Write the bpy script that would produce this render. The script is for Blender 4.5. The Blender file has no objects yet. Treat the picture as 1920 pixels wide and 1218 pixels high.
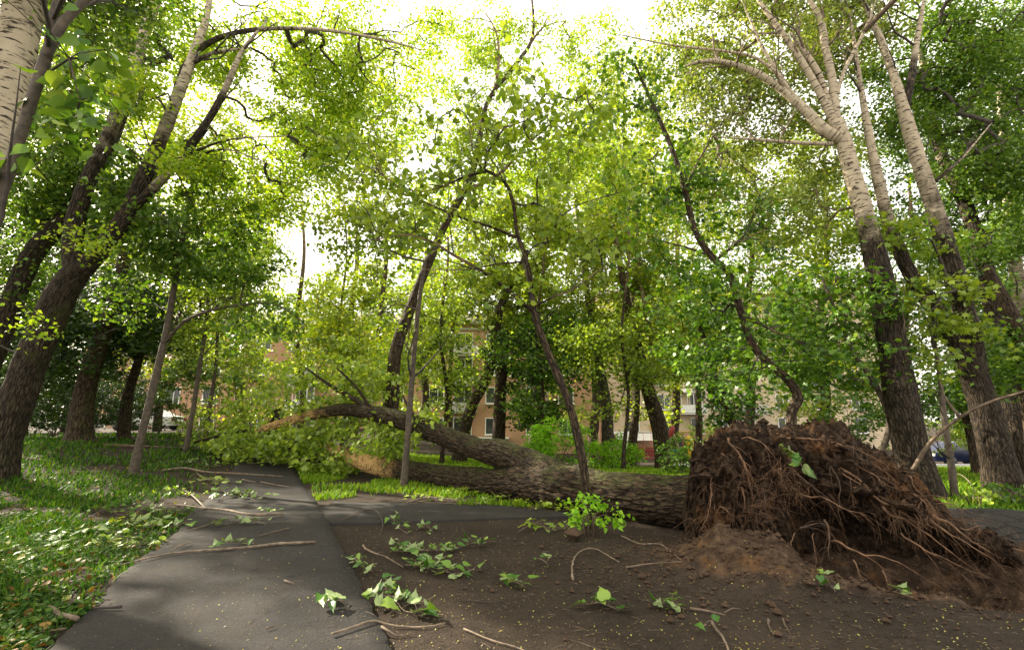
import bpy, math, random
import numpy as np
from math import radians as R
random.seed(7); rng = np.random.default_rng(7)
scn = bpy.context.scene; col = scn.collection

# ------------------------------------------------ camera, sky, sun, exposure
H = 1.35; F = 900.0; PITCH = math.atan(181/900.0)
cam = bpy.data.cameras.new('camera'); camo = bpy.data.objects.new('camera', cam); col.objects.link(camo)
camo.location = (0, 0, H); camo.rotation_euler = (math.pi/2+PITCH, 0, 0)
cam.lens = F/1920*36; cam.sensor_width = 36; cam.clip_end = 3000; cam.clip_start = .05
scn.camera = camo
SUN_EL, SUN_AZ = 33.0, -62.0          # azimuth from +Y, negative = left
w = bpy.data.worlds.new('World'); scn.world = w; w.use_nodes = True
nt = w.node_tree; bg = nt.nodes['Background']
sky = nt.nodes.new('ShaderNodeTexSky'); sky.sky_type = 'NISHITA'; sky.sun_disc = False
sky.sun_elevation = R(SUN_EL); sky.sun_rotation = R(SUN_AZ); sky.air_density = 1.2; sky.dust_density = 5.0; sky.ozone_density = .6
mx = nt.nodes.new('ShaderNodeMix'); mx.data_type = 'RGBA'; mx.inputs[0].default_value = .6
mx.inputs[7].default_value = (9.7, 9.0, 7.6, 1)       # bright thin cloud cover over the clear sky
nt.links.new(sky.outputs[0], mx.inputs[6]); nt.links.new(mx.outputs[2], bg.inputs[0]); bg.inputs[1].default_value = .09
sl = bpy.data.lights.new('sun', 'SUN'); sl.energy = 5.0; sl.angle = R(1.0); sl.color = (1, .89, .70)
so = bpy.data.objects.new('sun', sl); col.objects.link(so)
so.rotation_euler = (R(90-SUN_EL), 0, R(-SUN_AZ)+math.pi)
# direction the sun shines: set exactly
import mathutils
to_sun = mathutils.Vector((math.sin(R(SUN_AZ))*math.cos(R(SUN_EL)), math.cos(R(SUN_AZ))*math.cos(R(SUN_EL)), math.sin(R(SUN_EL))))
so.rotation_euler = (to_sun).to_track_quat('Z', 'Y').to_euler()
scn.view_settings.view_transform = 'Standard'; scn.view_settings.look = 'None'
scn.view_settings.exposure = 1.95; scn.view_settings.gamma = 1
scn.cycles.max_bounces = 7; scn.cycles.diffuse_bounces = 3; scn.cycles.glossy_bounces = 2; scn.cycles.transmission_bounces = 4

# ------------------------------------------------ helpers
CP, SP = math.cos(PITCH), math.sin(PITCH)
def ray(px, py):
    cx = (px-960)/F; cy = (609-py)/F
    return np.array([cx, CP-cy*SP, SP+cy*CP])
def P(px, py, Y):
    d = ray(px, py); t = Y/d[1]
    return np.array([d[0]*t, Y, H+d[2]*t]), t

def hash3(ix, iy, iz, seed):
    n = (ix.astype(np.int64)*374761393 + iy.astype(np.int64)*668265263 + iz.astype(np.int64)*2147483647 + seed*974634777) & 0xffffffff
    n = ((n ^ (n >> 13))*1274126177) & 0xffffffff
    return ((n ^ (n >> 16)) & 0xffff)/65535.0
def vnoise(p, seed=0):
    p = np.asarray(p, float); i = np.floor(p); f = p-i; f = f*f*(3-2*f); i = i.astype(int)
    r = 0
    for dx in (0, 1):
        for dy in (0, 1):
            for dz in (0, 1):
                wgt = (f[..., 0] if dx else 1-f[..., 0])*(f[..., 1] if dy else 1-f[..., 1])*(f[..., 2] if dz else 1-f[..., 2])
                r = r+wgt*hash3(i[..., 0]+dx, i[..., 1]+dy, i[..., 2]+dz, seed)
    return r
def fbm(p, octv=4, seed=0):
    p = np.asarray(p, float); a = .5; s = 0; tot = 0
    for k in range(octv):
        s = s+a*(vnoise(p, seed+k)-.5)*2; tot += a; p = p*2.03+3.1; a *= .5
    return s/tot
def ss(x, a, b):
    t = np.clip((x-a)/(b-a), 0, 1); return t*t*(3-2*t)

def macro(x, y):
    x = np.asarray(x, float); y = np.asarray(y, float)
    right = ss(x, -6, 3)
    z = -.075*np.clip(y-13, 0, 24)*right
    left = ss(-x-.10*y, 3.5, 12)*ss(y, 4, 14)
    z = z+.75*left
    return z
MC = (3.15, 4.95)      # soil mound in front of the roots
PC = (3.75, 5.00)      # pit
def terrain(x, y, mask=False):
    x = np.asarray(x, float); y = np.asarray(y, float)
    z = macro(x, y)
    # mound of spilled soil
    u = (x-2.30)*.80+(y-4.85)*-.60; v = (x-2.30)*.60+(y-4.85)*.80
    m = np.exp(-((u/.66)**2+(v/.56)**2))
    z = z+.36*m
    u2 = (x-3.35)*.95+(y-4.72)*-.31; v2 = (x-3.35)*.31+(y-4.72)*.95
    pit = np.exp(-(np.abs(u2/.85)**3+np.abs(v2/.50)**3))
    z = z-.55*pit
    rim = np.exp(-((np.sqrt((u2/1.02)**2+(v2/.58)**2)-1)/.18)**2)*ss(-v2, -.2, .3)
    z = z+.07*rim
    mr = np.exp(-(((x-4.9)/.9)**2+((y-4.75)/.5)**2)); z = z+.14*mr
    heave = np.exp(-(((x-5.9)/1.6)**2+((y-6.3)/.9)**2)); z = z+.22*heave
    p = np.stack([x, y, x*0], -1)
    near = np.clip(m+pit*.8+rim+mr+heave*.4+.4*np.exp(-(((x-3)/2.2)**2+((y-5.2)/1.3)**2)), 0, 1)
    z = z+near*(.13*fbm(p*4.5, 4, 3)+.07*np.abs(fbm(p*14, 3, 9)))
    z = z+.012*fbm(p*1.7, 3, 5)
    return (z, np.clip(m*1.3+pit+rim+mr+.8*np.exp(-(((x-3.4)/1.7)**2+((y-5.1)/.75)**2)), 0, 1)) if mask else z
def G(px, py, up=0):
    d = ray(px, py); t0, t = .5, .5
    o = np.array([0, 0, H])
    while t < 200:
        q = o+d*t
        if q[2] < macro(q[0], q[1])+up: break
        t0 = t; t += .05+t*.01
    a, b = t0, t
    for _ in range(24):
        m = (a+b)/2; q = o+d*m
        if q[2] < macro(q[0], q[1])+up: b = m
        else: a = m
    return o+d*b

def tag(o, label=None, cat=None, group=None, kind=None):
    if label: o['label'] = label
    if cat: o['category'] = cat
    if group: o['group'] = group
    if kind: o['kind'] = kind
    return o
def empty(name, loc, label, cat, group=None):
    o = bpy.data.objects.new(name, None); col.objects.link(o); o.location = tuple(float(v) for v in loc); o.empty_display_size = .2
    return tag(o, label, cat, group)

class MB:
    def __init__(s): s.V = []; s.Q = []; s.T = []; s.UV = []; s.A = []; s.n = 0; s.mi = 0; s.QM = []; s.TM = []
    def add(s, V, Q=None, T=None, UV=None, A=None):
        V = np.asarray(V, float); k = len(V)
        s.V.append(V)
        if Q is not None and len(Q): s.Q.append(np.asarray(Q, int)+s.n); s.QM.append(np.full(len(Q), s.mi))
        if T is not None and len(T): s.T.append(np.asarray(T, int)+s.n); s.TM.append(np.full(len(T), s.mi))
        s.UV.append(np.zeros((k, 2)) if UV is None else UV)
        s.A.append(np.zeros(k) if A is None else np.broadcast_to(np.asarray(A, float), (k,)))
        s.n += k
    def box(s, c, sz, rot=0):
        c = np.asarray(c, float); h = np.asarray(sz, float)/2
        v = np.array([[x, y, z] for x in (-1, 1) for y in (-1, 1) for z in (-1, 1)])*h
        if rot: cr, sr = math.cos(rot), math.sin(rot); v = np.stack([v[:, 0]*cr-v[:, 1]*sr, v[:, 0]*sr+v[:, 1]*cr, v[:, 2]], 1)
        s.add(v+c, Q=[[0, 1, 3, 2], [4, 6, 7, 5], [0, 4, 5, 1], [2, 3, 7, 6], [0, 2, 6, 4], [1, 5, 7, 3]])
    def build(s, name, mats, parent=None, smooth=True, origin=None):
        V = np.concatenate(s.V); UV = np.concatenate(s.UV); A = np.concatenate(s.A)
        Q = np.concatenate(s.Q) if s.Q else np.zeros((0, 4), int)
        T = np.concatenate(s.T) if s.T else np.zeros((0, 3), int)
        if origin is None and parent is not None: origin = np.array(parent.location)
        if parent is not None and parent.parent is not None and origin is not None and parent.get('_abs') is None: pass
        if origin is not None: V = V-np.asarray(origin)
        me = bpy.data.meshes.new(name)
        me.vertices.add(len(V)); me.vertices.foreach_set('co', V.astype(np.float32).ravel())
        loops = np.concatenate([Q.ravel(), T.ravel()]).astype(np.int32)
        me.loops.add(len(loops)); me.loops.foreach_set('vertex_index', loops)
        tot = np.concatenate([np.full(len(Q), 4), np.full(len(T), 3)]).astype(np.int32)
        st = np.concatenate([[0], np.cumsum(tot)[:-1]]).astype(np.int32) if len(tot) else tot
        me.polygons.add(len(tot)); me.polygons.foreach_set('loop_start', st)
        me.polygons.foreach_set('loop_total', tot)
        me.polygons.foreach_set('use_smooth', np.full(len(tot), smooth))
        if len(tot): me.polygons.foreach_set('material_index', np.concatenate(s.QM+s.TM).astype(np.int32))
        uvl = me.uv_layers.new(name='uv'); uvl.data.foreach_set('uv', UV[loops].astype(np.float32).ravel())
        at = me.attributes.new('age', 'FLOAT', 'POINT'); at.data.foreach_set('value', A.astype(np.float32))
        me.update(calc_edges=True); me.validate()
        if not isinstance(mats, (list, tuple)): mats = [mats]
        for m in mats: me.materials.append(m)
        o = bpy.data.objects.new(name, me); col.objects.link(o)
        if parent is not None: o.parent = parent
        elif origin is not None: o.location = tuple(float(v) for v in origin)
        return o

def spline(pts, step):
    """Catmull-Rom resample of rows (x,y,z,r[,...])."""
    pts = np.asarray(pts, float)
    if len(pts) == 2: pts = np.array([pts[0], (pts[0]+pts[1])/2, pts[1]])
    Pp = np.vstack([2*pts[0]-pts[1], pts, 2*pts[-1]-pts[-2]])
    out = []
    for i in range(1, len(Pp)-2):
        p0, p1, p2, p3 = Pp[i-1:i+3]
        n = max(1, int(np.linalg.norm(p2[:3]-p1[:3])/step))
        for t in np.arange(n)/n:
            out.append(.5*((2*p1)+(-p0+p2)*t+(2*p0-5*p1+4*p2-p3)*t*t+(-p0+3*p1-3*p2+p3)*t**3))
    out.append(pts[-1]); return np.array(out)

def tube(mb, pts, sides=8, step=None, rough=0, knob=0, cap=True, seed=0, age=None):
    """pts rows x,y,z,r ; adds a tapered tube with uv in metres."""
    pts = np.asarray(pts, float)
    if step: pts = spline(pts, step)
    C = pts[:, :3]; r = np.maximum(pts[:, 3], .0008)
    n = len(C)
    T = np.gradient(C, axis=0); T /= np.linalg.norm(T, axis=1)[:, None]+1e-9
    a = np.array([1., 0, 0]) if abs(T[0][0]) < .7 else np.array([0, 1., 0])
    N = np.cross(T[0], a); N /= np.linalg.norm(N)
    Ns = [N]
    for i in range(1, n):
        N = N-T[i]*np.dot(N, T[i]); N /= np.linalg.norm(N)+1e-9; Ns.append(N)
    Ns = np.array(Ns); B = np.cross(T, Ns)
    th = np.linspace(0, 2*math.pi, sides+1)
    L = np.concatenate([[0], np.cumsum(np.linalg.norm(np.diff(C, axis=0), axis=1))])
    rr = r[:, None]*np.ones(sides+1)
    if rough or knob:
        c3 = np.stack([np.cos(th)[None, :]*np.ones((n, 1)), np.sin(th)[None, :]*np.ones((n, 1)), L[:, None]*np.ones(sides+1)], -1)
        q = c3*np.array([1, 1, 1]); q[..., :2] *= r[:, None, None]
        if knob: rr = rr*(1+knob*fbm(q*2.2, 3, seed))
        if rough:
            g = q*np.array([22, 22, 4.5]); g2 = q*np.array([45, 45, 11])
            rid = 1-np.abs(fbm(g, 3, seed+5))*2.2; rid2 = fbm(g2, 2, seed+8)
            rr = rr+rough*(rid*.8-.4+rid2*.35)
    V = C[:, None, :]+rr[..., None]*(np.cos(th)[None, :, None]*Ns[:, None, :]+np.sin(th)[None, :, None]*B[:, None, :])
    k = sides+1
    UV = np.stack([np.broadcast_to(th/(2*math.pi), (n, k))*(2*math.pi*np.median(r)), np.broadcast_to(L[:, None], (n, k))+seed*1.7], -1)
    ii = np.arange(n-1)[:, None]*k+np.arange(sides)[None, :]
    Q = np.stack([ii, ii+1, ii+1+k, ii+k], -1).reshape(-1, 4)
    A = 0 if age is None else np.repeat(np.interp(np.linspace(0, 1, n), np.linspace(0, 1, len(age)), age), k)
    V = V.reshape(-1, 3); UV = UV.reshape(-1, 2)
    Tt = []
    if cap:
        V = np.vstack([V, C[0]-T[0]*r[0]*.2, C[-1]+T[-1]*r[-1]*.5]); UV = np.vstack([UV, UV[0], UV[-1]])
        if age is not None: A = np.concatenate([A, [age[0], age[-1]]])
        m = n*k
        for j in range(sides):
            Tt.append([m, j+1, j]); Tt.append([m+1, (n-1)*k+j, (n-1)*k+j+1])
    mb.add(V, Q=Q, T=Tt, UV=UV, A=A)

# ------------------------------------------------ leaves
KITE = (np.array([[0, 0, 0], [.42, .36, .07], [1, 0, -.06], [.42, -.36, .07]]), np.zeros((0, 4), int), np.array([[0, 2, 1], [0, 3, 2]]))
def broad(nst=5, wd=.40, curl=.12):
    st = [(0, .0), (.04, .22), (.24, .42), (.5, .36), (.76, .17), (1, 0)]
    V = [[0, 0, 0]]
    for x, y in st[1:-1]:
        zc = -curl*x*x*2; V += [[x-(.07 if x < .1 else 0), y*wd/.42, zc+.10*y/.42], [x, 0, zc], [x-(.07 if x < .1 else 0), -y*wd/.42, zc+.10*y/.42]]
    V.append([1.05, 0, -curl*2.2])
    Q = []; T = [[0, 2, 1], [0, 3, 2]]
    for i in range(3):
        a = 1+3*i; b = a+3
        Q += [[a, a+1, b+1, b], [a+1, a+2, b+2, b+1]]
    T += [[10, 11, 13], [11, 12, 13]]
    return (np.array(V), np.array(Q), np.array(T))
def smoothleaf(curl=.10):
    st = [(.0, .17), (.08, .34), (.20, .43), (.36, .42), (.54, .34), (.72, .21), (.88, .09)]
    V = [[0.03, 0, 0]]
    for i, (x, y) in enumerate(st):
        zc = -curl*x*x*2; ed = .07*y/.4+.025*(-1)**i; xo = x-(.05 if x < .1 else 0); V += [[xo, y, zc+ed], [x+.02, 0, zc], [xo, -y, zc+ed*.8]]
    V.append([1.08, 0, -curl*2.2]); m = len(st)
    Q = []; T = [[0, 2, 1], [0, 3, 2]]
    for i in range(m-1):
        a = 1+3*i; b = a+3; Q += [[a, a+1, b+1, b], [a+1, a+2, b+2, b+1]]
    e = 1+3*(m-1); T += [[e, e+1, e+3], [e+1, e+2, e+3]]
    return (np.array(V), np.array(Q), np.array(T))
BROAD = broad()
POPL = smoothleaf()
def trio():
    V, T = [], []
    for k, (ang, off, s) in enumerate([(0, .35, .75), (1.0, .15, .6), (-1.0, .15, .6)]):
        v = KITE[0]*s; c, sn = math.cos(ang), math.sin(ang)
        v = np.stack([v[:, 0]*c-v[:, 1]*sn+off, v[:, 0]*sn+v[:, 1]*c, v[:, 2]], 1)
        V.append(v); T.append(KITE[2]+4*k)
    return (np.vstack(V), np.zeros((0, 4), int), np.vstack(T))
TRIO = trio()
def lobed():
    # five pointed maple leaf, centre fan
    ang = [-150, -105, -75, -48, -30, -12, 0, 12, 30, 48, 75, 105, 150]
    rad = [.25, .48, .30, .62, .36, .46, .72, .46, .36, .62, .30, .48, .25]
    V = [[.33, 0, .0], [0, 0, 0.02]]
    for a, r in zip(ang, rad): V.append([.33+r*math.cos(R(a)), r*math.sin(R(a))*.95, -.14*r+(.05 if r < .4 else -.02)])
    T = [[0, i, i+1] for i in range(2, 2+len(ang)-1)]+[[0, 1, 2], [0, 14, 1]]
    return (np.array(V, float), np.zeros((0, 4), int), np.array(T))
MAPLE = lobed()

def leaves(mb, pos, size, tmpl=KITE, up=.7, droop=.35, jit=.3, out=None):
    """scatter leaf templates: pos (N,3); normals tilted about up, tips droop."""
    pos = np.asarray(pos, float); N = len(pos)
    if N == 0: return
    V0, Q0, T0 = tmpl
    az = rng.uniform(0, 2*math.pi, N)
    X = np.stack([np.cos(az), np.sin(az), np.zeros(N)], 1)
    if out is not None: X = X+out; 
    X[:, 2] = X[:, 2]-np.abs(rng.normal(droop, .45, N))
    X /= np.linalg.norm(X, axis=1)[:, None]
    Z = rng.normal(0, 1, (N, 3))*(1-up)*1.3+np.array([0, 0, 1])*up
    Z = Z-X*np.sum(X*Z, 1)[:, None]; Z /= np.linalg.norm(Z, axis=1)[:, None]+1e-9
    Y = np.cross(Z, X)
    s = size*rng.uniform(1-jit, 1+jit, N)
    V = pos[:, None, :]+s[:, None, None]*(V0[None, :, 0:1]*X[:, None, :]+V0[None, :, 1:2]*Y[:, None, :]+V0[None, :, 2:3]*Z[:, None, :])
    k = len(V0); off = (np.arange(N)*k)[:, None, None]
    Q = (Q0[None]+off).reshape(-1, 4) if len(Q0) else None
    T = (T0[None]+off).reshape(-1, 3) if len(T0) else None
    UV = np.broadcast_to(V0[:, :2], (N, k, 2)).reshape(-1, 2)
    mb.add(V.reshape(-1, 3), Q=Q, T=T, UV=UV)

# ------------------------------------------------ materials
def mat(name):
    m = bpy.data.materials.new(name); m.use_nodes = True; m.cycles.use_transparent_shadow = False if hasattr(m, 'cycles') and hasattr(m.cycles, 'use_transparent_shadow') else False
    n = m.node_tree.nodes; b = n['Principled BSDF']; return m, m.node_tree, b
def N(nt, typ, **kw):
    n = nt.nodes.new(typ)
    for k, v in kw.items(): setattr(n, k, v)
    return n
def ramp(nt, fac, stops, interp='LINEAR'):
    r = nt.nodes.new('ShaderNodeValToRGB'); e = r.color_ramp.elements; r.color_ramp.interpolation = interp
    while len(e) < len(stops): e.new(.5)
    for i, (p, c) in enumerate(stops):
        e[i].position = p; e[i].color = (c[0], c[1], c[2], 1) if isinstance(c, (tuple, list)) else (c, c, c, 1)
    if fac is not None: nt.links.new(fac, r.inputs[0])
    return r.outputs[0]
def mix(nt, f, a, b, blend='MIX'):
    m = nt.nodes.new('ShaderNodeMix'); m.data_type = 'RGBA'; m.blend_type = blend
    for s, v in ((0, f), (6, a), (7, b)):
        if isinstance(v, (int, float)): m.inputs[s].default_value = v if s == 0 else (v, v, v, 1)
        elif isinstance(v, tuple): m.inputs[s].default_value = (*v[:3], 1)
        else: nt.links.new(v, m.inputs[s])
    return m.outputs[2]
def math_(nt, op, a, b=None, clamp=False):
    m = nt.nodes.new('ShaderNodeMath'); m.operation = op; m.use_clamp = clamp
    for i, v in enumerate((a, b)):
        if v is None: continue
        if isinstance(v, (int, float)): m.inputs[i].default_value = v
        else: nt.links.new(v, m.inputs[i])
    return m.outputs[0]
def noise(nt, vec, scale, detail=4, rough=.55, dist=0, sc=None):
    n = nt.nodes.new('ShaderNodeTexNoise'); n.inputs['Scale'].default_value = scale; n.inputs['Detail'].default_value = detail
    n.inputs['Roughness'].default_value = rough; n.inputs['Distortion'].default_value = dist
    if sc is not None:
        mp = nt.nodes.new('ShaderNodeMapping'); mp.inputs['Scale'].default_value = sc; nt.links.new(vec, mp.inputs['Vector']); vec = mp.outputs[0]
    nt.links.new(vec, n.inputs['Vector']); return n.outputs[0]
def bump(nt, b, h, strength, dist=.02):
    n = nt.nodes.new('ShaderNodeBump'); n.inputs['Strength'].default_value = strength; n.inputs['Distance'].default_value = dist
    nt.links.new(h, n.inputs['Height']); nt.links.new(n.outputs[0], b.inputs['Normal'])
def tex(nt, out='Object'):
    return nt.nodes.new('ShaderNodeTexCoord').outputs[out]
def wpos(nt): return nt.nodes.new('ShaderNodeNewGeometry').outputs['Position']

def leaf_mat(name, cols, trans=.5, under=None, tr_gain=(1.42, 1.34, .42), rough=.42, spec=.4):
    m, nt, b = mat(name); cols = [tuple(min(.6, v*q) for v, q in zip(c_, (1.36, 1.3, 1.05))) for c_ in cols]
    g = N(nt, 'ShaderNodeNewGeometry')
    k = len(cols)
    c = ramp(nt, g.outputs['Random Per Island'], [(i/(k-1), cc) for i, cc in enumerate(cols)])
    nz = noise(nt, g.outputs['Position'], .9, 2)
    c = mix(nt, ramp(nt, nz, [(.35, 0.), (.65, .45)]), c, mix(nt, 1., c, (1.25, 1.15, .75), 'MULTIPLY'))
    tc = mix(nt, 1., c, tr_gain, 'MULTIPLY')
    if under is not None:
        c = mix(nt, g.outputs['Backfacing'], c, under)
    nt.links.new(c, b.inputs['Base Color']); b.inputs['Roughness'].default_value = rough
    b.inputs['Specular IOR Level'].default_value = spec
    t = N(nt, 'ShaderNodeBsdfTranslucent'); nt.links.new(tc, t.inputs[0])
    ms = N(nt, 'ShaderNodeMixShader'); ms.inputs[0].default_value = trans*.8
    nt.links.new(b.outputs[0], ms.inputs[1]); nt.links.new(t.outputs[0], ms.inputs[2])
    nt.links.new(ms.outputs[0], nt.nodes['Material Output'].inputs[0]); return m
ML = {
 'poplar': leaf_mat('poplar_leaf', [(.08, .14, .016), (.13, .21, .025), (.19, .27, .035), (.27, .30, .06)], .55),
 'yellow': leaf_mat('sun_tinted_poplar_leaf', [(.10, .20, .018), (.16, .27, .024), (.22, .33, .035), (.30, .37, .06)], .55),  # lighter, yellower poplar leaf: sunlight put into the colour
 'linden': leaf_mat('linden_leaf', [(.035, .09, .018), (.06, .13, .022), (.09, .17, .03), (.13, .20, .04)], .45),
 'young': leaf_mat('young_tree_leaf', [(.07, .13, .018), (.12, .20, .03), (.17, .25, .04), (.22, .30, .06)], .5),
 'dark': leaf_mat('understory_leaf', [(.008, .028, .006), (.018, .045, .009), (.03, .07, .012), (.045, .09, .015)], .35),  # thicket shade put into the colour, darker than the other leaves
 'maple': leaf_mat('maple_leaf', [(.02, .06, .008), (.04, .10, .014), (.07, .15, .02), (.12, .21, .035)], .45),
 'silver': leaf_mat('grey_poplar_leaf', [(.08, .14, .03), (.13, .20, .05), (.20, .27, .09), (.30, .34, .16)], .45),
 'fallen': leaf_mat('fallen_crown_leaf', [(.07, .13, .012), (.14, .23, .022), (.22, .33, .035), (.32, .42, .07)], .5, under=(.34, .44, .13)),
 'bush': leaf_mat('bush_leaf', [(.10, .26, .015), (.16, .36, .02), (.24, .44, .03)], .5),
 'ground': leaf_mat('ground_cover_leaf', [(.010, .034, .006), (.020, .056, .010), (.036, .088, .016), (.07, .11, .028)], .3, spec=.12, rough=.6),
 'sprig': leaf_mat('torn_poplar_leaf', [(.025, .08, .012), (.05, .13, .02), (.11, .20, .035), (.17, .26, .06)], .25, under=(.24, .31, .13), rough=.42),
}
def bark_mat(name, dark, light, pale=(.46, .37, .27), moss=.5, mossup=False):
    m, nt, b = mat(name)
    uv = tex(nt, 'UV')
    n1 = noise(nt, uv, 1, 6, .65, .4, (22, 5, 1)); n2 = noise(nt, uv, 1, 5, .6, 0, (60, 16, 1))
    v = N(nt, 'ShaderNodeTexVoronoi'); v.feature = 'DISTANCE_TO_EDGE'; mp = N(nt, 'ShaderNodeMapping'); mp.inputs['Scale'].default_value = (26, 4.2, 1)
    wn = N(nt, 'ShaderNodeVectorMath'); wn.operation = 'ADD'; nt.links.new(uv, mp.inputs[0]); nt.links.new(mp.outputs[0], wn.inputs[0])
    nn = N(nt, 'ShaderNodeTexNoise'); nn.inputs['Scale'].default_value = 9; nt.links.new(uv, nn.inputs[0])
    nt.links.new(nn.outputs['Color'], wn.inputs[1]); nt.links.new(wn.outputs[0], v.inputs['Vector']); v.inputs['Scale'].default_value = 1
    crack = ramp(nt, v.outputs['Distance'], [(0, 0.), (.22, 1.)])
    h = math_(nt, 'ADD', math_(nt, 'MULTIPLY', crack, .5), n1)
    c = ramp(nt, math_(nt, 'ADD', math_(nt, 'MULTIPLY', n1, .6), math_(nt, 'MULTIPLY', n2, .4)), [(.36, dark), (.62, light)])
    c = mix(nt, math_(nt, 'MULTIPLY', math_(nt, 'SUBTRACT', 1., crack), .9), c, (dark[0]*.5, dark[1]*.5, dark[2]*.5))
    # pale smooth upper bark with dark horizontal scars
    s1 = noise(nt, uv, 1, 3, .5, .3, (5, 26, 1)); s2 = noise(nt, uv, 1, 2, .5, 0, (34, 60, 1)); s3 = noise(nt, uv, 1, 4, .6, 0, (3, 3, 1))
    s4 = noise(nt, uv, 1, 5, .7, .5, (2.2, 5, 1)); scar = math_(nt, 'MAXIMUM', ramp(nt, s1, [(.565, 0.), (.62, 1.)]), ramp(nt, s4, [(.60, 0.), (.66, .85)])); dots = ramp(nt, s2, [(.68, 0.), (.73, 1.)])
    pc = mix(nt, s3, pale, (pale[0]*.62, pale[1]*.6, pale[2]*.55))
    sc = mix(nt, math_(nt, 'MAXIMUM', scar, math_(nt, 'MULTIPLY', dots, .8)), pc, (.05, .035, .028))
    at = N(nt, 'ShaderNodeAttribute'); at.attribute_name = 'age'
    f = math_(nt, 'ADD', at.outputs['Fac'], math_(nt, 'MULTIPLY', math_(nt, 'SUBTRACT', s3, .5), .9))
    f = ramp(nt, f, [(.30, 0.), (.72, 1.)])
    cc = mix(nt, f, sc, c)
    geo = N(nt, 'ShaderNodeNewGeometry'); sx = N(nt, 'ShaderNodeSeparateXYZ'); nt.links.new(geo.outputs['Normal'], sx.inputs[0])
    mn = noise(nt, geo.outputs['Position'], 2.6, 4, .6)
    if mossup: mf = math_(nt, 'ADD', math_(nt, 'MULTIPLY', sx.outputs[2], .32), mn)
    else: mf = math_(nt, 'ADD', math_(nt, 'MULTIPLY', sx.outputs[0], .12), mn)
    mf = math_(nt, 'MULTIPLY', ramp(nt, mf, [(.62, 0.), (.86, 1.)]), math_(nt, 'MULTIPLY', f, moss))
    cc = mix(nt, mf, cc, ramp(nt, n2, [(.3, (.025, .035, .008)), (.7, (.08, .095, .02))]))
    nt.links.new(cc, b.inputs['Base Color']); b.inputs['Roughness'].default_value = .85; b.inputs['Specular IOR Level'].default_value = .2
    hh = mix(nt, f, math_(nt, 'MULTIPLY', scar, -.3), h)
    bump(nt, b, hh, .9, .03); return m
MBk = {
 'poplar': bark_mat('poplar_bark', (.009, .0065, .005), (.095, .070, .048), (.50, .42, .32), .7),
 'grey': bark_mat('grey_poplar_bark', (.045, .036, .028), (.20, .16, .12), (.52, .47, .38), .6),
 'brown': bark_mat('brown_bark', (.011, .008, .006), (.13, .088, .054), (.30, .21, .13), .5),
 'fallen': bark_mat('fallen_bark', (.008, .0055, .0035), (.10, .066, .039), (.62, .40, .17), .6, True),  # pale tone is orange: sunlight painted on the lying stem
}
def twig_mat(name, a, b_):
    m, nt, b = mat(name)
    c = ramp(nt, noise(nt, tex(nt), 14, 4), [(.3, a), (.7, b_)])
    nt.links.new(c, b.inputs['Base Color']); b.inputs['Roughness'].default_value = .8; bump(nt, b, noise(nt, tex(nt), 60, 3), .4, .004); return m
MTW = {'dark': twig_mat('dark_twig', (.020, .015, .011), (.06, .045, .035)), 'brown': twig_mat('brown_twig', (.07, .045, .03), (.18, .13, .09)),
       'pale': twig_mat('pale_twig', (.07, .05, .035), (.27, .20, .14)), 'slim': twig_mat('smooth_young_bark', (.035, .026, .019), (.12, .09, .065)),
       'root': twig_mat('root_bark', (.055, .026, .013), (.23, .125, .065)), 'rootdark': twig_mat('dark_root', (.025, .014, .009), (.10, .055, .03))}
def soil_mat(name, base, light, warm=None, litter=True, sc=1, sub=False):
    m, nt, b = mat(name); p = wpos(nt)
    n1 = noise(nt, p, .9*sc, 5, .6); n2 = noise(nt, p, 9*sc, 6, .7); n3 = noise(nt, p, 60*sc, 3, .6)
    c = ramp(nt, math_(nt, 'ADD', math_(nt, 'MULTIPLY', n1, .5), math_(nt, 'MULTIPLY', n2, .5)), [(.36, base), (.64, light)])
    c = mix(nt, ramp(nt, n3, [(.35, .0), (.7, .55)]), c, (light[0]*1.5, light[1]*1.45, light[2]*1.4))
    if warm:
        c = mix(nt, ramp(nt, noise(nt, p, 2.3, 4, .6), [(.55, 0.), (.66, .85)]), c, warm)
    if sub:
        at = N(nt, 'ShaderNodeAttribute'); at.attribute_name = 'age'
        f = ramp(nt, math_(nt, 'ADD', at.outputs['Fac'], math_(nt, 'MULTIPLY', math_(nt, 'SUBTRACT', n2, .5), .8)), [(.3, 0.), (.6, 1.)])
        cs = ramp(nt, n2, [(.34, (.022, .014, .010)), (.55, (.070, .045, .030)), (.72, (.13, .085, .055))])
        cs = mix(nt, ramp(nt, noise(nt, p, 3.1, 5, .7), [(.56, 0.), (.70, .8)]), cs, (.13, .065, .027))
        c = mix(nt, f, c, cs)
    if litter:
        v = N(nt, 'ShaderNodeTexVoronoi'); v.inputs['Scale'].default_value = 24; nt.links.new(p, v.inputs['Vector']); v.inputs['Randomness'].default_value = 1
        sp = ramp(nt, v.outputs['Distance'], [(.10, 1.), (.17, 0.)])
        sv = N(nt, 'ShaderNodeSeparateXYZ'); nt.links.new(v.outputs['Color'], sv.inputs[0])
        sp = math_(nt, 'MULTIPLY', sp, ramp(nt, sv.outputs[0], [(.78, 0.), (.82, 1.)]))
        c = mix(nt, sp, c, ramp(nt, sv.outputs[1], [(0, (.10, .06, .03)), (.6, (.28, .20, .09)), (1, (.35, .33, .10))]))
    nt.links.new(c, b.inputs['Base Color']); b.inputs['Roughness'].default_value = .95; b.inputs['Specular IOR Level'].default_value = .12
    bump(nt, b, math_(nt, 'ADD', n2, math_(nt, 'MULTIPLY', n3, .5)), .7, .03); return m
M_soil = soil_mat('trodden_soil', (.010, .0078, .0063), (.044, .033, .025), sub=True)
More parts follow.
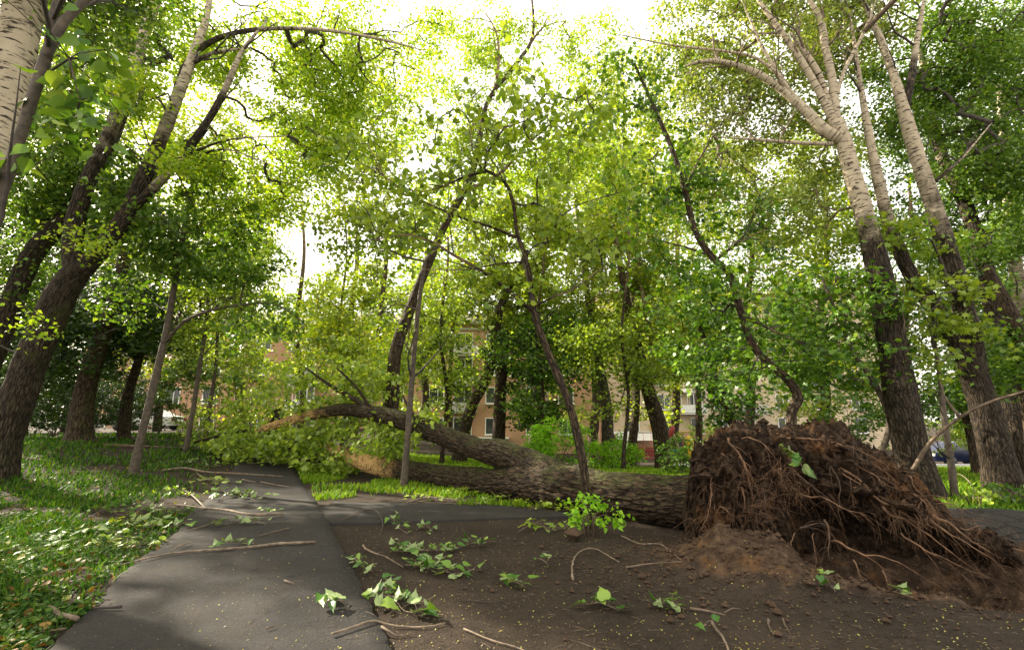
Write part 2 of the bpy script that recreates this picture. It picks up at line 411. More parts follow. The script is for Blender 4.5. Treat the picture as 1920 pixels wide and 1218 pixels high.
def clod_mat():
    m, nt, b = mat('root_plate_soil'); p = wpos(nt)
    n1 = noise(nt, p, 2.0, 5, .65); n2 = noise(nt, p, 14, 6, .7)
    c = ramp(nt, n2, [(.38, (.012, .008, .006)), (.56, (.050, .032, .021)), (.74, (.13, .085, .055))])
    c = mix(nt, ramp(nt, n1, [(.54, 0.), (.66, .7)]), c, ramp(nt, n2, [(.38, (.05, .022, .010)), (.7, (.22, .11, .048))]))
    nt.links.new(c, b.inputs['Base Color']); b.inputs['Roughness'].default_value = .95; b.inputs['Specular IOR Level'].default_value = .1
    bump(nt, b, n2, 1., .05); return m
M_clod = clod_mat()
def asphalt_mat(name, cracks=0.):
    m, nt, b = mat(name); p = wpos(nt)
    n1 = noise(nt, p, .7, 4, .6); n2 = noise(nt, p, 50, 4, .85); n3 = noise(nt, p, 4, 6, .72)
    c = ramp(nt, math_(nt, 'ADD', math_(nt, 'MULTIPLY', n1, .5), math_(nt, 'MULTIPLY', n3, .5)), [(.35, (.016, .0148, .0145)), (.65, (.037, .034, .033))])
    c = mix(nt, ramp(nt, n2, [(.45, 0.), (.75, .8)]), c, (.065, .058, .052))
    v = N(nt, 'ShaderNodeTexVoronoi'); v.inputs['Scale'].default_value = 38; nt.links.new(p, v.inputs['Vector'])
    sv = N(nt, 'ShaderNodeSeparateXYZ'); nt.links.new(v.outputs['Color'], sv.inputs[0])
    sp = math_(nt, 'MULTIPLY', ramp(nt, v.outputs['Distance'], [(.10, 1.), (.16, 0.)]), ramp(nt, sv.outputs[0], [(.86, 0.), (.89, 1.)]))
    c = mix(nt, sp, c, ramp(nt, sv.outputs[1], [(0, (.16, .10, .05)), (1, (.40, .38, .14))]))
    c = mix(nt, ramp(nt, noise(nt, p, 3, 4, .7), [(.50, 0.), (.72, .6)]), c, (.045, .034, .026))
    h = math_(nt, 'ADD', n2, math_(nt, 'MULTIPLY', n3, .5))
    if cracks:
        vv = N(nt, 'ShaderNodeTexVoronoi'); vv.feature = 'DISTANCE_TO_EDGE'; vv.inputs['Scale'].default_value = 3.2
        nn = N(nt, 'ShaderNodeTexNoise'); nn.inputs['Scale'].default_value = 4; nt.links.new(p, nn.inputs[0])
        va = N(nt, 'ShaderNodeVectorMath'); va.operation = 'ADD'; nt.links.new(p, va.inputs[0])
        vs = N(nt, 'ShaderNodeVectorMath'); vs.operation = 'SCALE'; vs.inputs['Scale'].default_value = .35; nt.links.new(nn.outputs['Color'], vs.inputs[0]); nt.links.new(vs.outputs[0], va.inputs[1])
        nt.links.new(va.outputs[0], vv.inputs['Vector'])
        ck = ramp(nt, vv.outputs['Distance'], [(0., 0.), (.05, 1.)])
        c = mix(nt, ck, (.012, .010, .009), c); h = math_(nt, 'ADD', h, math_(nt, 'MULTIPLY', ck, 2.))
    nt.links.new(c, b.inputs['Base Color']); b.inputs['Roughness'].default_value = .92; b.inputs['Specular IOR Level'].default_value = .2
    bump(nt, b, h, .9, .012 if not cracks else .03); return m
M_asph = asphalt_mat('worn_asphalt'); M_asphc = asphalt_mat('cracked_asphalt', 1.)
def plain(name, c, rough=.6, var=.15, scale=8, metal=0):
    m, nt, b = mat(name)
    n = noise(nt, tex(nt), scale, 4)
    cc = ramp(nt, n, [(.3, tuple(v*(1-var) for v in c)), (.7, tuple(min(1, v*(1+var)) for v in c))])
    nt.links.new(cc, b.inputs['Base Color']); b.inputs['Roughness'].default_value = rough; b.inputs['Metallic'].default_value = metal; return m

# ------------------------------------------------ ground sheet
def axis(lo, hi, f0, f1, fine, coarse_n, far):
    a = np.arange(f0, f1+1e-6, fine)
    l = f0-np.geomspace(fine, f0-lo, coarse_n)[::-1]; r_ = f1+np.geomspace(fine, hi-f1, coarse_n)
    return np.concatenate([l, a, r_])
xs = np.concatenate([-1.2-np.geomspace(.05, 600, 90)[::-1], np.arange(-1.2, 7.2, .035), 7.2+np.geomspace(.05, 600, 60)])
ys = np.concatenate([np.linspace(-12, 2.6, 20), np.arange(2.7, 7.6, .035), 7.6+np.geomspace(.05, 900, 110)])
XX, YY = np.meshgrid(xs, ys)
ZZ, MK = terrain(XX, YY, True)
V = np.stack([XX, YY, ZZ], -1).reshape(-1, 3); nx = len(xs); ny = len(ys)
ii = (np.arange(ny-1)[:, None]*nx+np.arange(nx-1)[None, :])
Q = np.stack([ii, ii+1, ii+1+nx, ii+nx], -1).reshape(-1, 4)
mb = MB(); mb.add(V, Q=Q, A=MK.ravel())
g = mb.build('ground', M_soil); tag(g, kind='structure')

# lawn sheets: thin turf layer under the grass
def edge_fn(pix, ylo=None):
    pts = np.array([G(*q)[:2] for q in pix]); o = np.argsort(pts[:, 1]); pts = pts[o]
    return pts
LE = edge_fn([(20, 1290), (94, 1218), (147, 1165), (233, 1079), (333, 999), (353, 969), (383, 945), (450, 865), (462, 850)])
RE = edge_fn([(765, 1290), (727, 1212), (673, 1102), (640, 1030), (617, 985), (593, 944), (567, 912), (547, 865), (540, 850)])
def xl(y): return np.interp(y, LE[:, 1], LE[:, 0])
def xr(y): return np.interp(y, RE[:, 1], RE[:, 0])
def strip(name, f0, f1, y0, y1, ny_, nx_, lift, matl, wob=.03, along='y', seed=1, ):
    t = np.linspace(y0, y1, ny_); a = f0(t); b = f1(t)
    nz = lambda s: wob*fbm(np.stack([t*2.2, t*0+s, t*0], -1), 4, seed)
    a = a+nz(0)+.02*fbm(np.stack([t*14, t*0, t*0], -1), 3, seed+30); b = b+nz(7)+.02*fbm(np.stack([t*14, t*0+5, t*0], -1), 3, seed+31)
    u = np.linspace(0, 1, nx_)
    A = a[:, None]*(1-u)+b[:, None]*u; Tt = np.broadcast_to(t[:, None], A.shape)
    X_, Y_ = (A, Tt) if along == 'y' else (Tt, A)
    Z_ = macro(X_, Y_)+lift+.004*fbm(np.stack([X_, Y_, X_*0], -1)*1.3, 2, 4)
    V = np.stack([X_, Y_, Z_], -1)
    sk0 = V[:, :1].copy(); sk1 = V[:, -1:].copy(); sk0[..., 2] -= lift+.05; sk1[..., 2] -= lift+.05
    V = np.concatenate([sk0, V, sk1], 1); k = nx_+2
    ii = (np.arange(ny_-1)[:, None]*k+np.arange(k-1)[None, :])
    Qs = np.stack([ii, ii+1, ii+1+k, ii+k], -1).reshape(-1, 4)
    if along == 'x': Qs = Qs[:, ::-1]
    m = MB(); m.add(V.reshape(-1, 3), Q=Qs)
    o = m.build(name, matl); tag(o, kind='structure'); return o
strip('path', xl, xr, 1.2, 17.5, 700, 14, .035, M_asph)
CT = edge_fn([(575, 944), (640, 944), (800, 946), (940, 950), (1000, 958), (1060, 963)]); CB = edge_fn([(600, 985), (640, 985), (760, 982), (920, 975), (980, 974), (1060, 972)])
CT = CT[np.argsort(CT[:, 0])]; CB = CB[np.argsort(CB[:, 0])]
x0c = xr((CT[0, 1]+CB[0, 1])/2)-.12
strip('side_path', lambda t: np.interp(t, CB[:, 0], CB[:, 1]), lambda t: np.interp(t, CT[:, 0], CT[:, 1]), x0c, .95, 90, 10, .031, M_asph, along='x', seed=4)

# ------------------------------------------------ grass and ground cover
def in_left(x, y): return x < xl(y)+.05*np.sin(y*7)-.0
def blades(mb, x, y, h, wd):
    n = len(x); z = terrain(x, y); az = rng.uniform(0, 2*math.pi, n); lean = rng.normal(0, .5, n)
    b0 = np.stack([x, y, z-.01], 1); dx = np.stack([np.cos(az), np.sin(az), az*0], 1)*wd[:, None]
    d = np.stack([-np.sin(az)*lean, np.cos(az)*lean, np.ones(n)], 1)
    m1 = b0+d*h[:, None]*.55; tip = m1+(d*np.array([1.8, 1.8, .75]))*h[:, None]*.5
    V = np.stack([b0-dx, b0+dx, m1+dx*.7, m1-dx*.7, tip], 1).reshape(-1, 3)
    o = (np.arange(n)*5)[:, None]
    mb.add(V, Q=np.array([[0, 1, 2, 3]])+o, T=np.array([[3, 2, 4]])+o)
def grass_mat(name, cols):
    return leaf_mat(name, cols, .35, rough=.6, spec=.1)
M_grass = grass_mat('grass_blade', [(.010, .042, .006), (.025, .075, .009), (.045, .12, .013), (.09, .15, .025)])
M_grassy = grass_mat('sun_tinted_grass_blade', [(.06, .14, .012), (.10, .20, .018), (.18, .25, .03)])  # brighter copy of the grass, sunlight put into its colour
def scatter(n, x0, x1, y0, y1, pw=1.6):
    u = rng.uniform(0, 1, n); y = (y0**(1-pw)+u*(y1**(1-pw)-y0**(1-pw)))**(1/(1-pw))
    x = rng.uniform(0, 1, n)*(x1-x0)+x0; return x, y
def patch(x, y, s, seed, thr): return fbm(np.stack([x*s, y*s, x*0], -1), 3, seed) > thr
# left lawn : x proportional to distance so the whole visible wedge fills evenly
u = rng.uniform(0, 1, 150000); y = (2.2**-1.1+u*(24**-1.1-2.2**-1.1))**(-1/1.1); x = -y*rng.uniform(.15, 1.35, len(y))
ok = in_left(x, y) & patch(x, y, 1.1, 2, -.27); dens = ss(xl(y)-x, .2, 1.6); ok &= rng.uniform(0, 1, len(x)) < (.15+.85*dens)*(.35+.65*ss(y, 3.2, 5.5))
x, y = x[ok], y[ok]; mb = MB(); blades(mb, x, y, rng.uniform(.035, .10, len(x))*(1+y*.05), .0022+.0011*y)
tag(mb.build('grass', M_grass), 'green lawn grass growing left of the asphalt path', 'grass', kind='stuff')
u = rng.uniform(0, 1, 60000); y = (2.2**-1.2+u*(22**-1.2-2.2**-1.2))**(-1/1.2); x = -y*rng.uniform(.15, 1.35, len(y))
ok = in_left(x, y) & (patch(x, y, .9, 12, -.10) & patch(x, y, 3.1, 14, -.25)); x, y = x[ok], y[ok]
mb = MB(); leaves(mb, np.stack([x, y, terrain(x, y)+rng.uniform(.01, .07, len(x))], 1), .030+.0028*np.minimum(y, 12), KITE, up=.75, droop=.1, jit=.5)
tag(mb.build('ground_cover', ML['ground']), 'small broad leaved weeds and torn leaves covering the soil left of the path', 'ground cover', kind='stuff')
# grass strip, tinted as if sunlit, right of path / behind the fallen trunk
u = rng.uniform(0, 1, 90000); y = 7.9+u*14; x = rng.uniform(-.62, 1.0, len(y))*y
edge = np.interp(x, [-4, -2, 0, 1.2, 3.5], [8.0, 7.9, 7.9, 7.6, 6.6])
ok = (x > xr(y)+.04) & (y > edge+.25) & patch(x, y, .8, 22, -.25+.25*(x < .5)*(y < 10))
x, y = x[ok], y[ok]; mb = MB(); blades(mb, x, y, rng.uniform(.06, .16, len(x)), .004+.0012*y)
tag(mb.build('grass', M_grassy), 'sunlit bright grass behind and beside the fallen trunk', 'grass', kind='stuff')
u = rng.uniform(0, 1, 9000); y = 6.9+u*6; x = rng.uniform(.75, 1.35, len(y))*y; mb = MB(); blades(mb, x, y, rng.uniform(.05, .13, len(x)), .004+.001*y)
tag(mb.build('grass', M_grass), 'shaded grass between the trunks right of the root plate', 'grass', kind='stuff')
u = rng.uniform(0, 1, 2600); y = (2.4**-1+u*(14**-1-2.4**-1))**-1; x = -y*rng.uniform(.2, 1.2, len(y)); ok = in_left(x, y); x, y = x[ok], y[ok]
M_dead = leaf_mat('dead_leaf', [(.04, .02, .01), (.10, .055, .02), (.18, .12, .05), (.22, .24, .10)], .15, spec=.1)
mb = MB(); leaves(mb, np.stack([x, y, terrain(x, y)+rng.uniform(.02, .075, len(x))], 1), .05, BROAD, up=.75, droop=.1, jit=.6)
tag(mb.build('dead_leaves', M_dead), 'brown and yellowing leaves caught in the lawn left of the path', 'dead leaves', kind='stuff')
# small debris
M_deb = leaf_mat('leaf_litter_bits', [(.06, .035, .02), (.12, .08, .03), (.25, .24, .06), (.30, .32, .10)], .2)
u = rng.uniform(0, 1, 5200); y = (2.2**-1+u*(9**-1-2.2**-1))**(-1); x = rng.uniform(-.62, 1.1, len(y))*y
ok = (x > xl(y)); x, y = x[ok], y[ok]
onp = (x < xr(y)) | ((y > np.interp(x, CB[:, 0], CB[:, 1])) & (y < np.interp(x, CT[:, 0], CT[:, 1])) & (x < .95))
keep = (~onp) | (rng.uniform(0, 1, len(x)) < .35); x, y, onp = x[keep], y[keep], onp[keep]
mb = MB(); leaves(mb, np.stack([x, y, np.where(onp, macro(x, y)+.043, terrain(x, y)+.008)], 1), 0.0125, KITE, up=.93, droop=.0, jit=.6)
tag(mb.build('leaf_litter', M_deb), 'tiny yellow and brown bits of leaf litter strewn on soil and asphalt', 'leaf litter', kind='stuff')
mb = MB()
for k in range(900):
    y = (2.4**-1+random.random()*(8.5**-1-2.4**-1))**-1; x = random.uniform(-.5, 1.0)*y
    if x < xl(y): continue
    onp_ = x < xr(y)
    if onp_ and random.random() < .7: continue
    z = (float(macro(x, y))+.042 if onp_ else float(terrain(x, y))+.006); a = random.uniform(0, 6.28); l_ = random.lognormvariate(-3.1, .5)
    tube(mb, [[x, y, z, .0016], [x+math.cos(a)*l_*.5+random.gauss(0, .004), y+math.sin(a)*l_*.5, z+.004, .0018], [x+math.cos(a)*l_, y+math.sin(a)*l_, z, .0011]], 4, cap=False)
tag(mb.build('twig_litter', MTW['brown']), 'tiny broken twigs littering the soil and the path', 'twig litter', kind='stuff')
M_crumb = soil_mat('soil_crumbs', (.025, .017, .012), (.085, .055, .038), litter=False)
# soil crumbs near the roots
n = 5000; x = 2.9+rng.normal(0, 1.25, n); y = 4.9+rng.normal(0, .62, n); ok = y > 2.6; x, y = x[ok], y[ok]; n = len(x)
ICO = np.array([[0, 0, 1], [.9, 0, .3], [.2, .85, .3], [-.75, .5, .25], [-.7, -.55, .3], [.25, -.85, .2], [0, 0, -.6]], float)
IT = np.array([[0, 1, 2], [0, 2, 3], [0, 3, 4], [0, 4, 5], [0, 5, 1], [6, 2, 1], [6, 3, 2], [6, 4, 3], [6, 5, 4], [6, 1, 5]])
s = rng.lognormal(-4.7, .55, n); c0 = np.stack([x, y, terrain(x, y)+s*.3], 1)
V = c0[:, None, :]+ICO[None]*s[:, None, None]*rng.uniform(.6, 1.3, (n, 7, 1))
mb = MB(); mb.add(V.reshape(-1, 3), T=(IT[None]+(np.arange(n)*7)[:, None, None]).reshape(-1, 3))
tag(mb.build('soil_crumbs', M_crumb, smooth=False), 'dark crumbs of soil spilled round the root plate', 'soil crumbs', kind='stuff')

# ------------------------------------------------ trees
def gen_crown(bm_wood, bm_leaf, skel, blobs, leaf_m, tmpl, lpc, cr, droop=.35, up=.62, hang=0, twr=.0035, maxleaf=60000):
    """skel: (n,3) nodes. blobs: dict rows. grows branches out to leaf clusters."""
    cl = []
    for (c, rad, n) in blobs:
        k = max(3, int(n/lpc)); kk = k; k = int(k*1.7)+2; q = rng.normal(0, 1, (k, 3)); q /= np.linalg.norm(q, axis=1)[:, None]
        q *= rng.uniform(.12, 1, k)[:, None]**(1/2.4)
        q = q*(1+.35*fbm(q*1.7+c*.7, 2, 3)[:, None])
        pp = c+q*rad; sc_ = fbm(pp*(1.15 if np.max(rad) < 3 else .6), 3, 77)+rng.uniform(-.12, .12, k)
        cl.append(pp[np.argsort(-sc_)[:kk]])
    if not cl: return
    C = np.vstack(cl); gz = macro(C[:, 0], C[:, 1]); C = C[C[:, 2] > gz+.12]
    nodes = list(skel); par = [-1]*len(nodes); cnt = [0]*len(nodes)
    A = np.array(nodes)
    d0 = np.min(np.linalg.norm(C[:, None, :]-A[None, ::max(1, len(A)//80), :], axis=2), axis=1)
    C = C[np.argsort(d0)]
    cap = len(A)+len(C)*3+8; buf = np.zeros((cap, 3)); buf[:len(A)] = A; nn = len(A); par = np.full(cap, -1); ends = []
    for c in C:
        v = buf[:nn]-c; dd = np.einsum('ij,ij->i', v, v)+.0
        # prefer nodes below the cluster
        dd = dd*(1+.6*(v[:, 2] > .05))
        i = int(np.argmin(dd)); p = buf[i]; d = c-p; L = np.linalg.norm(d)
        if L < .02: continue
        side = rng.normal(0, .10, 3)*L; sg = np.array([0, 0, .10*L-hang*L])
        buf[nn] = p+d*.36+side+sg; par[nn] = i
        buf[nn+1] = p+d*.70+side*.9+sg*1.1; par[nn+1] = nn
        buf[nn+2] = c; par[nn+2] = nn+1; ends.append(nn+2); nn += 3
    wt = np.zeros(nn)
    for e in ends: wt[e] += 1
    for i in range(nn-1, len(A)-1, -1):
        if par[i] >= 0: wt[par[i]] += wt[i]
    rad = twr*np.sqrt(np.maximum(wt, 1))**.95
    for e in ends:
        b, a = par[e], par[par[e]]; r0 = par[a]
        rows = [[*buf[j], rad[a] if j == r0 else rad[j]] for j in (r0, a, b, e)]
        tube(bm_wood, rows, sides=4 if rad[a] < .012 else 6, cap=False)
    E = buf[ends]; D = buf[ends]-buf[[par[e] for e in ends]]
    k = lpc; n = len(E)*k
    t = rng.uniform(-.9, .45, (len(E), k, 1))
    pos = E[:, None, :]+D[:, None, :]*t+rng.normal(0, 1, (len(E), k, 3))*cr*np.array([1, 1, .55])*rng.uniform(.6, 1.25, (len(E), 1, 1))
    if hang: pos[..., 2] -= np.abs(rng.normal(0, hang, (len(E), k)))
    pos = pos.reshape(-1, 3)
    pos = pos[rng.permutation(len(pos))[:maxleaf]]
    pos[:, 2] = np.maximum(pos[:, 2], macro(pos[:, 0], pos[:, 1])+.04)
    leaves(bm_leaf, pos, leaf_m, tmpl, up=up, droop=droop)

def offshoots(mb, row, n, depth=0, updir=.35):
    q = np.asarray(row); m = len(q)
    for k in range(n):
        i = random.randint(int(m*.35), m-2) if depth == 0 else random.randint(int(m*.2), m-2)
        t_ = q[i+1, :3]-q[i-1, :3] if i else q[1, :3]-q[0, :3]; t_ = t_/(np.linalg.norm(t_)+1e-6)
        d = t_*.6+np.array([random.gauss(0, .55), random.gauss(0, .55), random.gauss(updir, .35)]); d /= np.linalg.norm(d)
        L = (random.uniform(.8, 2.0) if depth == 0 else random.uniform(.3, .9)); r = min(q[i, 3]*.5, .028 if depth == 0 else .010)
        pts = []; p = q[i, :3].copy(); nn = 7
        for j in range(nn):
            pts.append([*p, max(.0012, r*(1-j/nn)**1.1)]); d = d+np.array([random.gauss(0, .18), random.gauss(0, .18), random.gauss(.02, .15)]); d /= np.linalg.norm(d); p = p+d*L/nn
        tube(mb, pts, 6 if depth == 0 else 4, cap=False)
        if depth < 2: offshoots(mb, pts, random.randint(2, 4), depth+1, updir)
def pxpath(pts, Y, dY=0):
    """[(px,py,width_px[,dY])] -> rows x,y,z,r"""
    out = []
    for q in pts:
        p, t = P(q[0], q[1], Y+(q[3] if len(q) > 3 else 0)); cx = (q[0]-960)/F; out.append([*p, q[2]*t/F/2/math.sqrt(1+cx*cx)])
    return out
COV = 2.1
def tree(label, limbs, blobs, Y=None, bark='poplar', leafm='poplar', leaf=.07, tmpl=KITE, lpc=34, cr=.20, cat='tree', group=None,
         name='tree', age=(1, 1, .9, .1), rough=.012, hang=0, up=.62, droop=.35, wood='dark', twr=.0035, flare=1.5, cov=1.0, base=True, sides=None, lage=None, shade_blobs=(), dyb=0, shoots=1.5):
    """limbs: first is the stem from the base. Y from base pixel when None."""
    if Y is None:
        b = G(limbs[0][0][0], limbs[0][0][1]); Y = b[1]
    L = [np.array(pxpath(l, Y)) for l in limbs]
    st = L[0]; b0 = st[0].copy(); gz = float(terrain(b0[0], b0[1]))
    if base:
        if b0[2] > gz+.02:
            d = st[0]-st[1]; k = (b0[2]-gz)/max(.2, -d[2]) if d[2] < 0 else 1; k = min(k, 4)
            x_, y_ = b0[0]+d[0]*k*.6, b0[1]
            st = np.vstack([[x_, y_, float(terrain(x_, y_))-.05, b0[3]*1.15], st])
        if flare:
            f = st[0].copy(); st = np.vstack([[f[0], f[1], f[2]-.12, f[3]*flare], [f[0]*.96+st[1][0]*.04, f[1], f[2]+.05, f[3]*(1+(flare-1)*.55)], st[1:]]) if len(st) > 2 else st
    L[0] = st
    org = np.array([st[0][0], st[0][1], float(terrain(st[0][0], st[0][1]))])
    e = empty(name, org, label, cat, group)
    mb = MB(); sk = []
    for k, l in enumerate(L):
        rmax = l[:, 3].max(); sd = sides or (10 if rmax < .06 else 20 if rmax < .15 else 40)
        stp = .25 if rmax < .06 else (.12 if rmax < .15 else .07)
        ag = age if k == 0 else (lage or (age[-1], 0))
        if l[-1, 3] > .012 and k: l[-1, 3] *= .45
        tube(mb, l, sides=sd, step=stp, rough=rough*min(1, rmax/.2) if rmax > .05 else 0, knob=.10, seed=k+int(abs(org[0])*7), age=ag)
        s_ = spline(l, .3); sk.append(s_[:, :3] if k else s_[len(s_)//3:, :3])
    bk = MBk[bark] if bark in MBk else MTW[bark]
    sk = np.vstack(sk); mb.mi = 1
    for k, l in enumerate(L):
        if shoots: offshoots(mb, spline(l, .3), int(shoots*(2 if k == 0 else 3)))
    BB = []; wd_ = mb; lf = MB(); tarea = {id(KITE): .36, id(TRIO): .36, id(BROAD): .55, id(POPL): .6, id(MAPLE): .75}[id(tmpl)]
    for q in blobs:
        px, py, rx, ry = q[:4]; cv = (q[4] if len(q) > 4 else 1.)*cov*COV; dY = q[5] if len(q) > 5 else dyb
        c, t = P(px, py, Y+dY); m = t/F
        n = cv*math.pi*rx*ry*m*m/(tarea*leaf*leaf*.62)
        BB.append((c, np.array([rx*m, (rx+ry)*.5*m*.8, ry*m]), n))
    for (c, r3, n) in shade_blobs: BB.append((np.array(c, float), np.array(r3, float), n))
    if BB:
        gen_crown(wd_, lf, sk, BB, leaf, tmpl, lpc, cr, droop=droop, up=up, hang=hang, twr=twr)
        lf.build('crown', ML[leafm], e)
    mb.build('trunk', [bk, MTW[wood]], e)
    return e
#@TREES
# --- tall poplars at the left
tree('pale thick trunk with black scars cut by the upper left frame edge', [[(-120, 640, 110), (-60, 420, 100), (-5, 230, 92), (35, 60, 84), (75, -120, 74), (110, -300, 60)]],
     [(60, -120, 260, 150, 1), (200, 20, 150, 90, .5, 1)], shade_blobs=[((-5.5, 2.5, 9), (3.5, 3.5, 2), 5000), ((-1.5, 0, 9.5), (4, 4, 2), 7000), ((-7.5, -1, 8), (3.5, 4, 2.5), 6000), ((-9, 4.5, 7), (2, 3, 3), 5000), ((-13.5, 8.5, 6.5), (3, 4, 3.5), 6000), ((-11, 8.3, 7.4), (1.8, 2, 2), 2500), ((-15, 4, 8), (3.5, 4, 3.5), 6000), ((-17, 12, 7), (3, 4, 4), 6000)], Y=5.6, leafm='linden', leaf=.075, age=(.6, .3, .1, 0), base=True, name='poplar')  # off-frame crown clumps added to shade the near ground and left lawn
tree('dark slender tree with forked top and big backlit leaves at left edge', [[(-120, 760, 40), (-60, 540, 36), (0, 365, 32), (45, 235, 27), (90, 95, 25), (120, 40, 21), (175, -15, 17), (240, -110, 12)],
      [(88, 110, 22), (98, 40, 18), (115, -60, 13)], [(70, 150, 8), (130, 110, 6), (150, 190, 3)]],
     [(150, 110, 90, 70, .28), (110, 190, 80, 60, .3), (200, 160, 60, 60, .2), (40, 330, 60, 40, .3), (120, 250, 80, 40, .3)], Y=3.3, bark='slim', wood='dark', leafm='linden', leaf=.105, tmpl=BROAD, lpc=6, cr=.09, name='young_linden', flare=0, up=.5)
tree('huge furrowed poplar leaning right from the left frame edge, forked low', [[(5, 835, 80.0), (25, 770, 76.0), (62, 670, 70.6), (110, 560, 66.5), (150, 500, 57.0)],
      [(140, 525, 47.5), (138, 440, 42.1), (160, 350, 33.9), (200, 265, 29.8), (240, 150, 24.4), (290, 10, 19.0), (330, -100, 13.6)],
      [(150, 510, 44.8), (195, 462, 38.0), (240, 395, 33.9), (300, 265, 27.1), (345, 150, 20.4), (385, 40, 15.0), (400, -60, 10.2)],
      [(350, 285, 17.7), (400, 210, 15.0), (430, 150, 12.2), (455, 95, 8.8), (500, 40, 5.4)], [(240, 400, 20.4), (300, 340, 19.0), (350, 285, 17.7)],
      [(325, 190, 15.0), (350, 120, 13.6), (400, 76, 11.6), (480, 56, 8.8), (600, 56, 6.8), (720, 75, 4.8), (800, 97, 2.7)],
      [(340, 130, 9.5), (400, 100, 8.8), (470, 90, 5.4)], [(350, 290, 6.8), (430, 262, 4.1), (540, 255, 2.0)], [(352, 300, 6.8), (420, 280, 4.1), (500, 305, 2.0)]],
     [(140, 60, 170, 110, .9), (330, 90, 120, 110, .75), (250, 170, 60, 60, 1.2), (340, 280, 60, 40, .8), (500, 110, 130, 80, .9), (560, 210, 90, 110, .9, 1), (600, 330, 50, 100, .8, 1), (440, 330, 110, 90, .8, 1), (700, 150, 90, 60, .7), (690, 230, 60, 70, .6, 1), (60, 230, 90, 120, .8, 1), (620, 70, 100, 60, .6, 1), (650, 160, 70, 60, .6, 1), (540, 340, 60, 90, .8, 1.5), (590, 230, 80, 70, .7, 2), (750, 60, 100, 60, .5, 2), (600, 30, 90, 50, .5, 2), (690, 240, 70, 70, .5, 2), (250, 170, 55, 50, 1.2, -.6), (330, 300, 45, 30, 1., -.6), (170, 440, 60, 30, .6, -1), (90, 600, 50, 25, .4, -1)],
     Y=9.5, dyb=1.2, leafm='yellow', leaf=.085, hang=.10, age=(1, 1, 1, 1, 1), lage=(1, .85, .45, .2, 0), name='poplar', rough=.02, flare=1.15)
tree('dark leaning poplar trunk left of the huge forked one', [[(-90, 860, 62.4), (-30, 700, 56.2), (10, 600, 51.5), (60, 480, 45.2), (125, 405, 40.6), (175, 320, 35.9), (215, 240, 32.8), (262, 90, 26.5), (300, -60, 18.7)]],
     [(60, 350, 110, 80, .9), (110, 260, 120, 80, .9), (30, 480, 70, 50, .8)], Y=10.5, leafm='linden', leaf=.085, age=(1, 1, .7, .1), name='poplar')
tree('stout dark trunk in the shade of the left thicket', [[(150, 812, 56.2), (158, 740, 45.0), (185, 650, 37.5), (215, 560, 30.0), (250, 400, 19.5)]], [(200, 600, 150, 90, .8), (120, 650, 130, 90, .8)], Y=15, bark='brown', leafm='dark', leaf=.12, age=(1, 1), name='tree')
tree('dark curved trunk just right of the stout shaded one', [[(232, 812, 27.2), (240, 740, 22.1), (262, 660, 17.0), (270, 520, 12.8)]], [(260, 620, 90, 90, .8), (310, 540, 90, 80, .8)], Y=17, bark='brown', leafm='dark', leaf=.12, age=(1, 1), name='tree')
# --- young trees by the path
tree('slim grey young tree leaning right on the left lawn, with one long side limb', [[(250, 890, 19), (262, 830, 17), (285, 735, 16), (310, 630, 14), (328, 530, 13), (344, 440, 11), (356, 370, 8), (370, 300, 5)],
      [(312, 640, 9), (345, 602, 7), (400, 580, 6), (450, 572, 6), (510, 568, 5), (550, 590, 3), (575, 610, 2)], [(340, 450, 7), (300, 420, 5), (240, 410, 3)], [(342, 440, 6), (400, 410, 4), (440, 380, 2)]],
     [(300, 440, 190, 90, .85), (400, 480, 140, 70, .7), (130, 430, 70, 40, .5), (60, 560, 60, 35, .5), (300, 350, 150, 60, .8), (200, 380, 110, 80, .7), (520, 600, 60, 40, .5), (430, 620, 60, 40, .35), (230, 560, 60, 50, .35)],
     bark='slim', leafm='linden', leaf=.10, tmpl=BROAD, lpc=16, cr=.17, name='young_tree', age=(1, 1), flare=1.25)
tree('thin sapling behind the leaning young tree, first of two', [[(348, 848, 11), (360, 780, 10), (374, 690, 9), (388, 590, 7), (395, 480, 5)]], [(400, 500, 90, 110, .75), (420, 400, 90, 70, .7), (370, 640, 50, 60, .4)], bark='slim', leafm='young', leaf=.10, lpc=20, name='sapling', flare=1.2)
tree('thinner sapling nearest the broken crown heap left of the path', [[(383, 834, 10), (392, 770, 9), (404, 690, 7), (410, 600, 5), (425, 520, 4)]], [(440, 560, 80, 80, .6), (430, 660, 50, 50, .4), (480, 480, 70, 60, .6)], bark='slim', leafm='young', leaf=.10, lpc=20, name='sapling', flare=1.2)
tree('pole thin young tree standing before the fallen stems, bare lower stem', [[(757, 915, 13), (762, 850, 12), (770, 740, 11), (780, 620, 9.5), (788, 550, 8), (797, 488, 7)],
      [(797, 490, 5), (760, 482, 4.5), (730, 468, 4), (690, 430, 3), (650, 415, 2)], [(797, 492, 5), (815, 465, 4), (850, 440, 3)], [(785, 580, 4), (745, 570, 3), (700, 585, 2)]],
     [(720, 430, 130, 60, .55), (640, 440, 70, 50, .45), (800, 420, 90, 50, .5), (700, 500, 110, 40, .5), (730, 590, 50, 40, .3)], cov=.6, bark='slim', leafm='young', leaf=.10, tmpl=BROAD, lpc=11, cr=.15, name='young_tree', flare=1.3)
